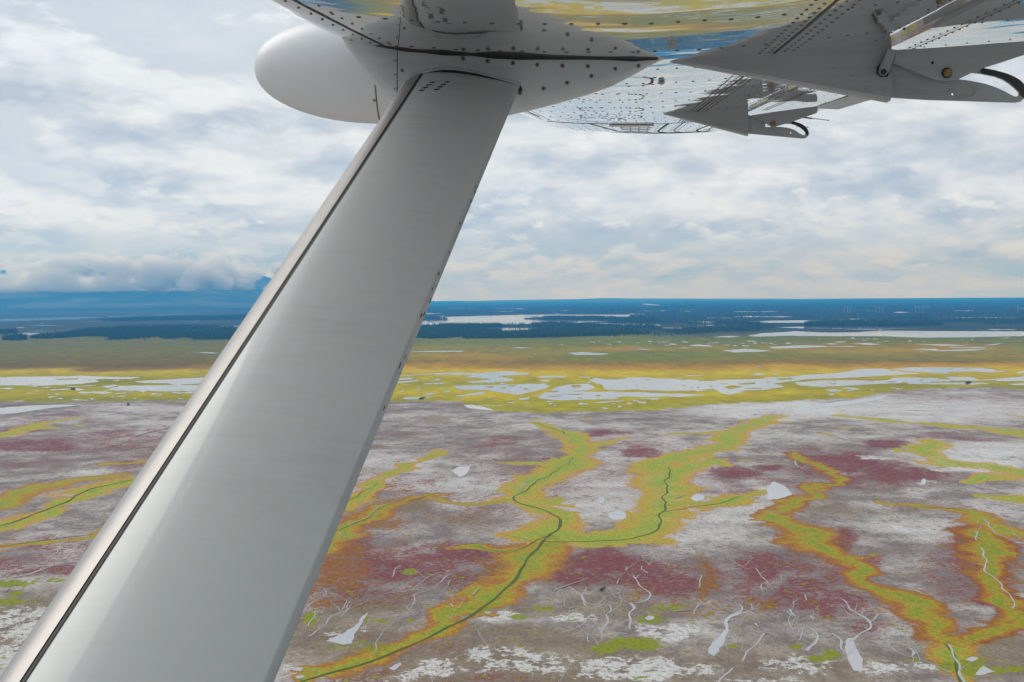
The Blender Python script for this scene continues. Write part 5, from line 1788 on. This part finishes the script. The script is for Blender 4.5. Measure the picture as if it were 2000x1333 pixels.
for (u, v) in ((140, 550), (225, 595), (320, 628), (405, 668)):
    q = P(1380 + u * .19, 130 + v * .19, YFAR)
    knob('screw', Vector((q.x, YFAR - .018, q.z)), .006, .001, M_TRACK, fr2, Vector((0, -1, 0)), 8, .6)


# ---- static wicks behind the aileron
def wick(p0, p1, y):
    a, b2 = P(*p0, y), P(*p1, y)
    vs, fs = [], []
    td = (b2 - a).normalized()
    s1_ = Vector((0, 1, 0))
    s2_ = td.cross(s1_).normalized()
    for f, r_ in ((-.25, .004), (.3, .004), (.32, .0018), (.95, .0018), (.96, .0035), (1.0, .003)):
        for k in range(6):
            an = k * math.pi / 3
            vs.append(a + (b2 - a) * f + s1_ * r_ * math.cos(an) + s2_ * r_ * math.sin(an))
    for i in range(5):
        for k in range(6):
            fs.append((i * 6 + k, i * 6 + (k + 1) % 6, (i + 1) * 6 + (k + 1) % 6, (i + 1) * 6 + k))
    part('static_wick', vs, fs, M_BLACK)


wick((1572, 230), (1619, 235.5), 5.9)
wick((1560, 247), (1579, 249), 6.4)
# trim strip on the flap trailing edge
vs, fs = [], []
for i, y in enumerate(lin(4.15, 5.34, 10)):
    p = wpt(.93, y) + Vector((0, 0, -.006))
    q = wpt(1.0, y) + Vector((.012, 0, -.016))
    vs += [p, q, q + Vector((0, 0, .012))]
    if i:
        k = 3 * i
        fs += [(k - 3, k - 2, k + 1, k), (k - 2, k - 1, k + 2, k + 1)]
part('trailing_edge_strip', vs, fs, M_TRACK, flap, False)

# ---- fuselage side behind the camera position (out of view; it shades and mirrors in the paint)
sec = [(-.95, -1.32), (-.42, -1.30), (-.22, -1.05), (-.16, -.5), (-.17, .05), (-.24, .33), (-.42, .44), (-.95, .50), (-1.5, .44), (-1.68, .33), (-1.75, .05), (-1.76, -.5), (-1.70, -1.05), (-1.5, -1.30)]
vs, fs = [], []
for (x, k) in ((-3.2, .75), (-2.6, .92), (-1.6, 1), (3.6, 1), (5.2, .8), (7.5, .45)):
    for (yy, zq) in sec:
        vs.append(Vector((x, -.95 + (yy + .95) * k, H - .3 + (zq + .3) * k)))
n = len(sec)
for i in range(5):
    for k in range(n):
        fs.append((i * n + k, i * n + (k + 1) % n, (i + 1) * n + (k + 1) % n, (i + 1) * n + k))
fs += [tuple(range(n)), tuple(5 * n + k for k in range(n))[::-1]]
fus = part('fuselage', vs, fs, paint('fuselage_paint', (0.42, 0.43, 0.44), rough=.4, coat=.5, crough=.1))
bm = bmesh.new()
bm.from_mesh(fus.data)
bmesh.ops.recalc_face_normals(bm, faces=bm.faces)
bm.to_mesh(fus.data)
bm.free()

# ------------------------------------------------------------------ haze
hv_ = [(x, y, z) for z in (-1.2, 930) for x, y in ((-34000, -34000), (34000, -34000), (34000, 34000), (-34000, 34000))]
m = bpy.data.materials.new('haze')
m.use_nodes = True
t = NT(m.node_tree)
for nd in list(t.n):
    t.n.remove(nd)
o_ = t.node('ShaderNodeOutputMaterial')
pv = t.node('ShaderNodeVolumePrincipled')
pv.inputs['Color'].default_value = (0.025, 0.36, 1.0, 1)
pv.inputs['Absorption Color'].default_value = (0.80, 0.84, 1, 1)
pv.inputs['Anisotropy'].default_value = 0.4
pv.inputs['Density'].default_value = 8.5e-5
t.l.new(pv.outputs[0], o_.inputs['Volume'])
hz = obj('haze', hv_, [(0, 3, 2, 1), (4, 5, 6, 7), (0, 1, 5, 4), (1, 2, 6, 5), (2, 3, 7, 6), (3, 0, 4, 7)], m)
hz['kind'] = 'stuff'
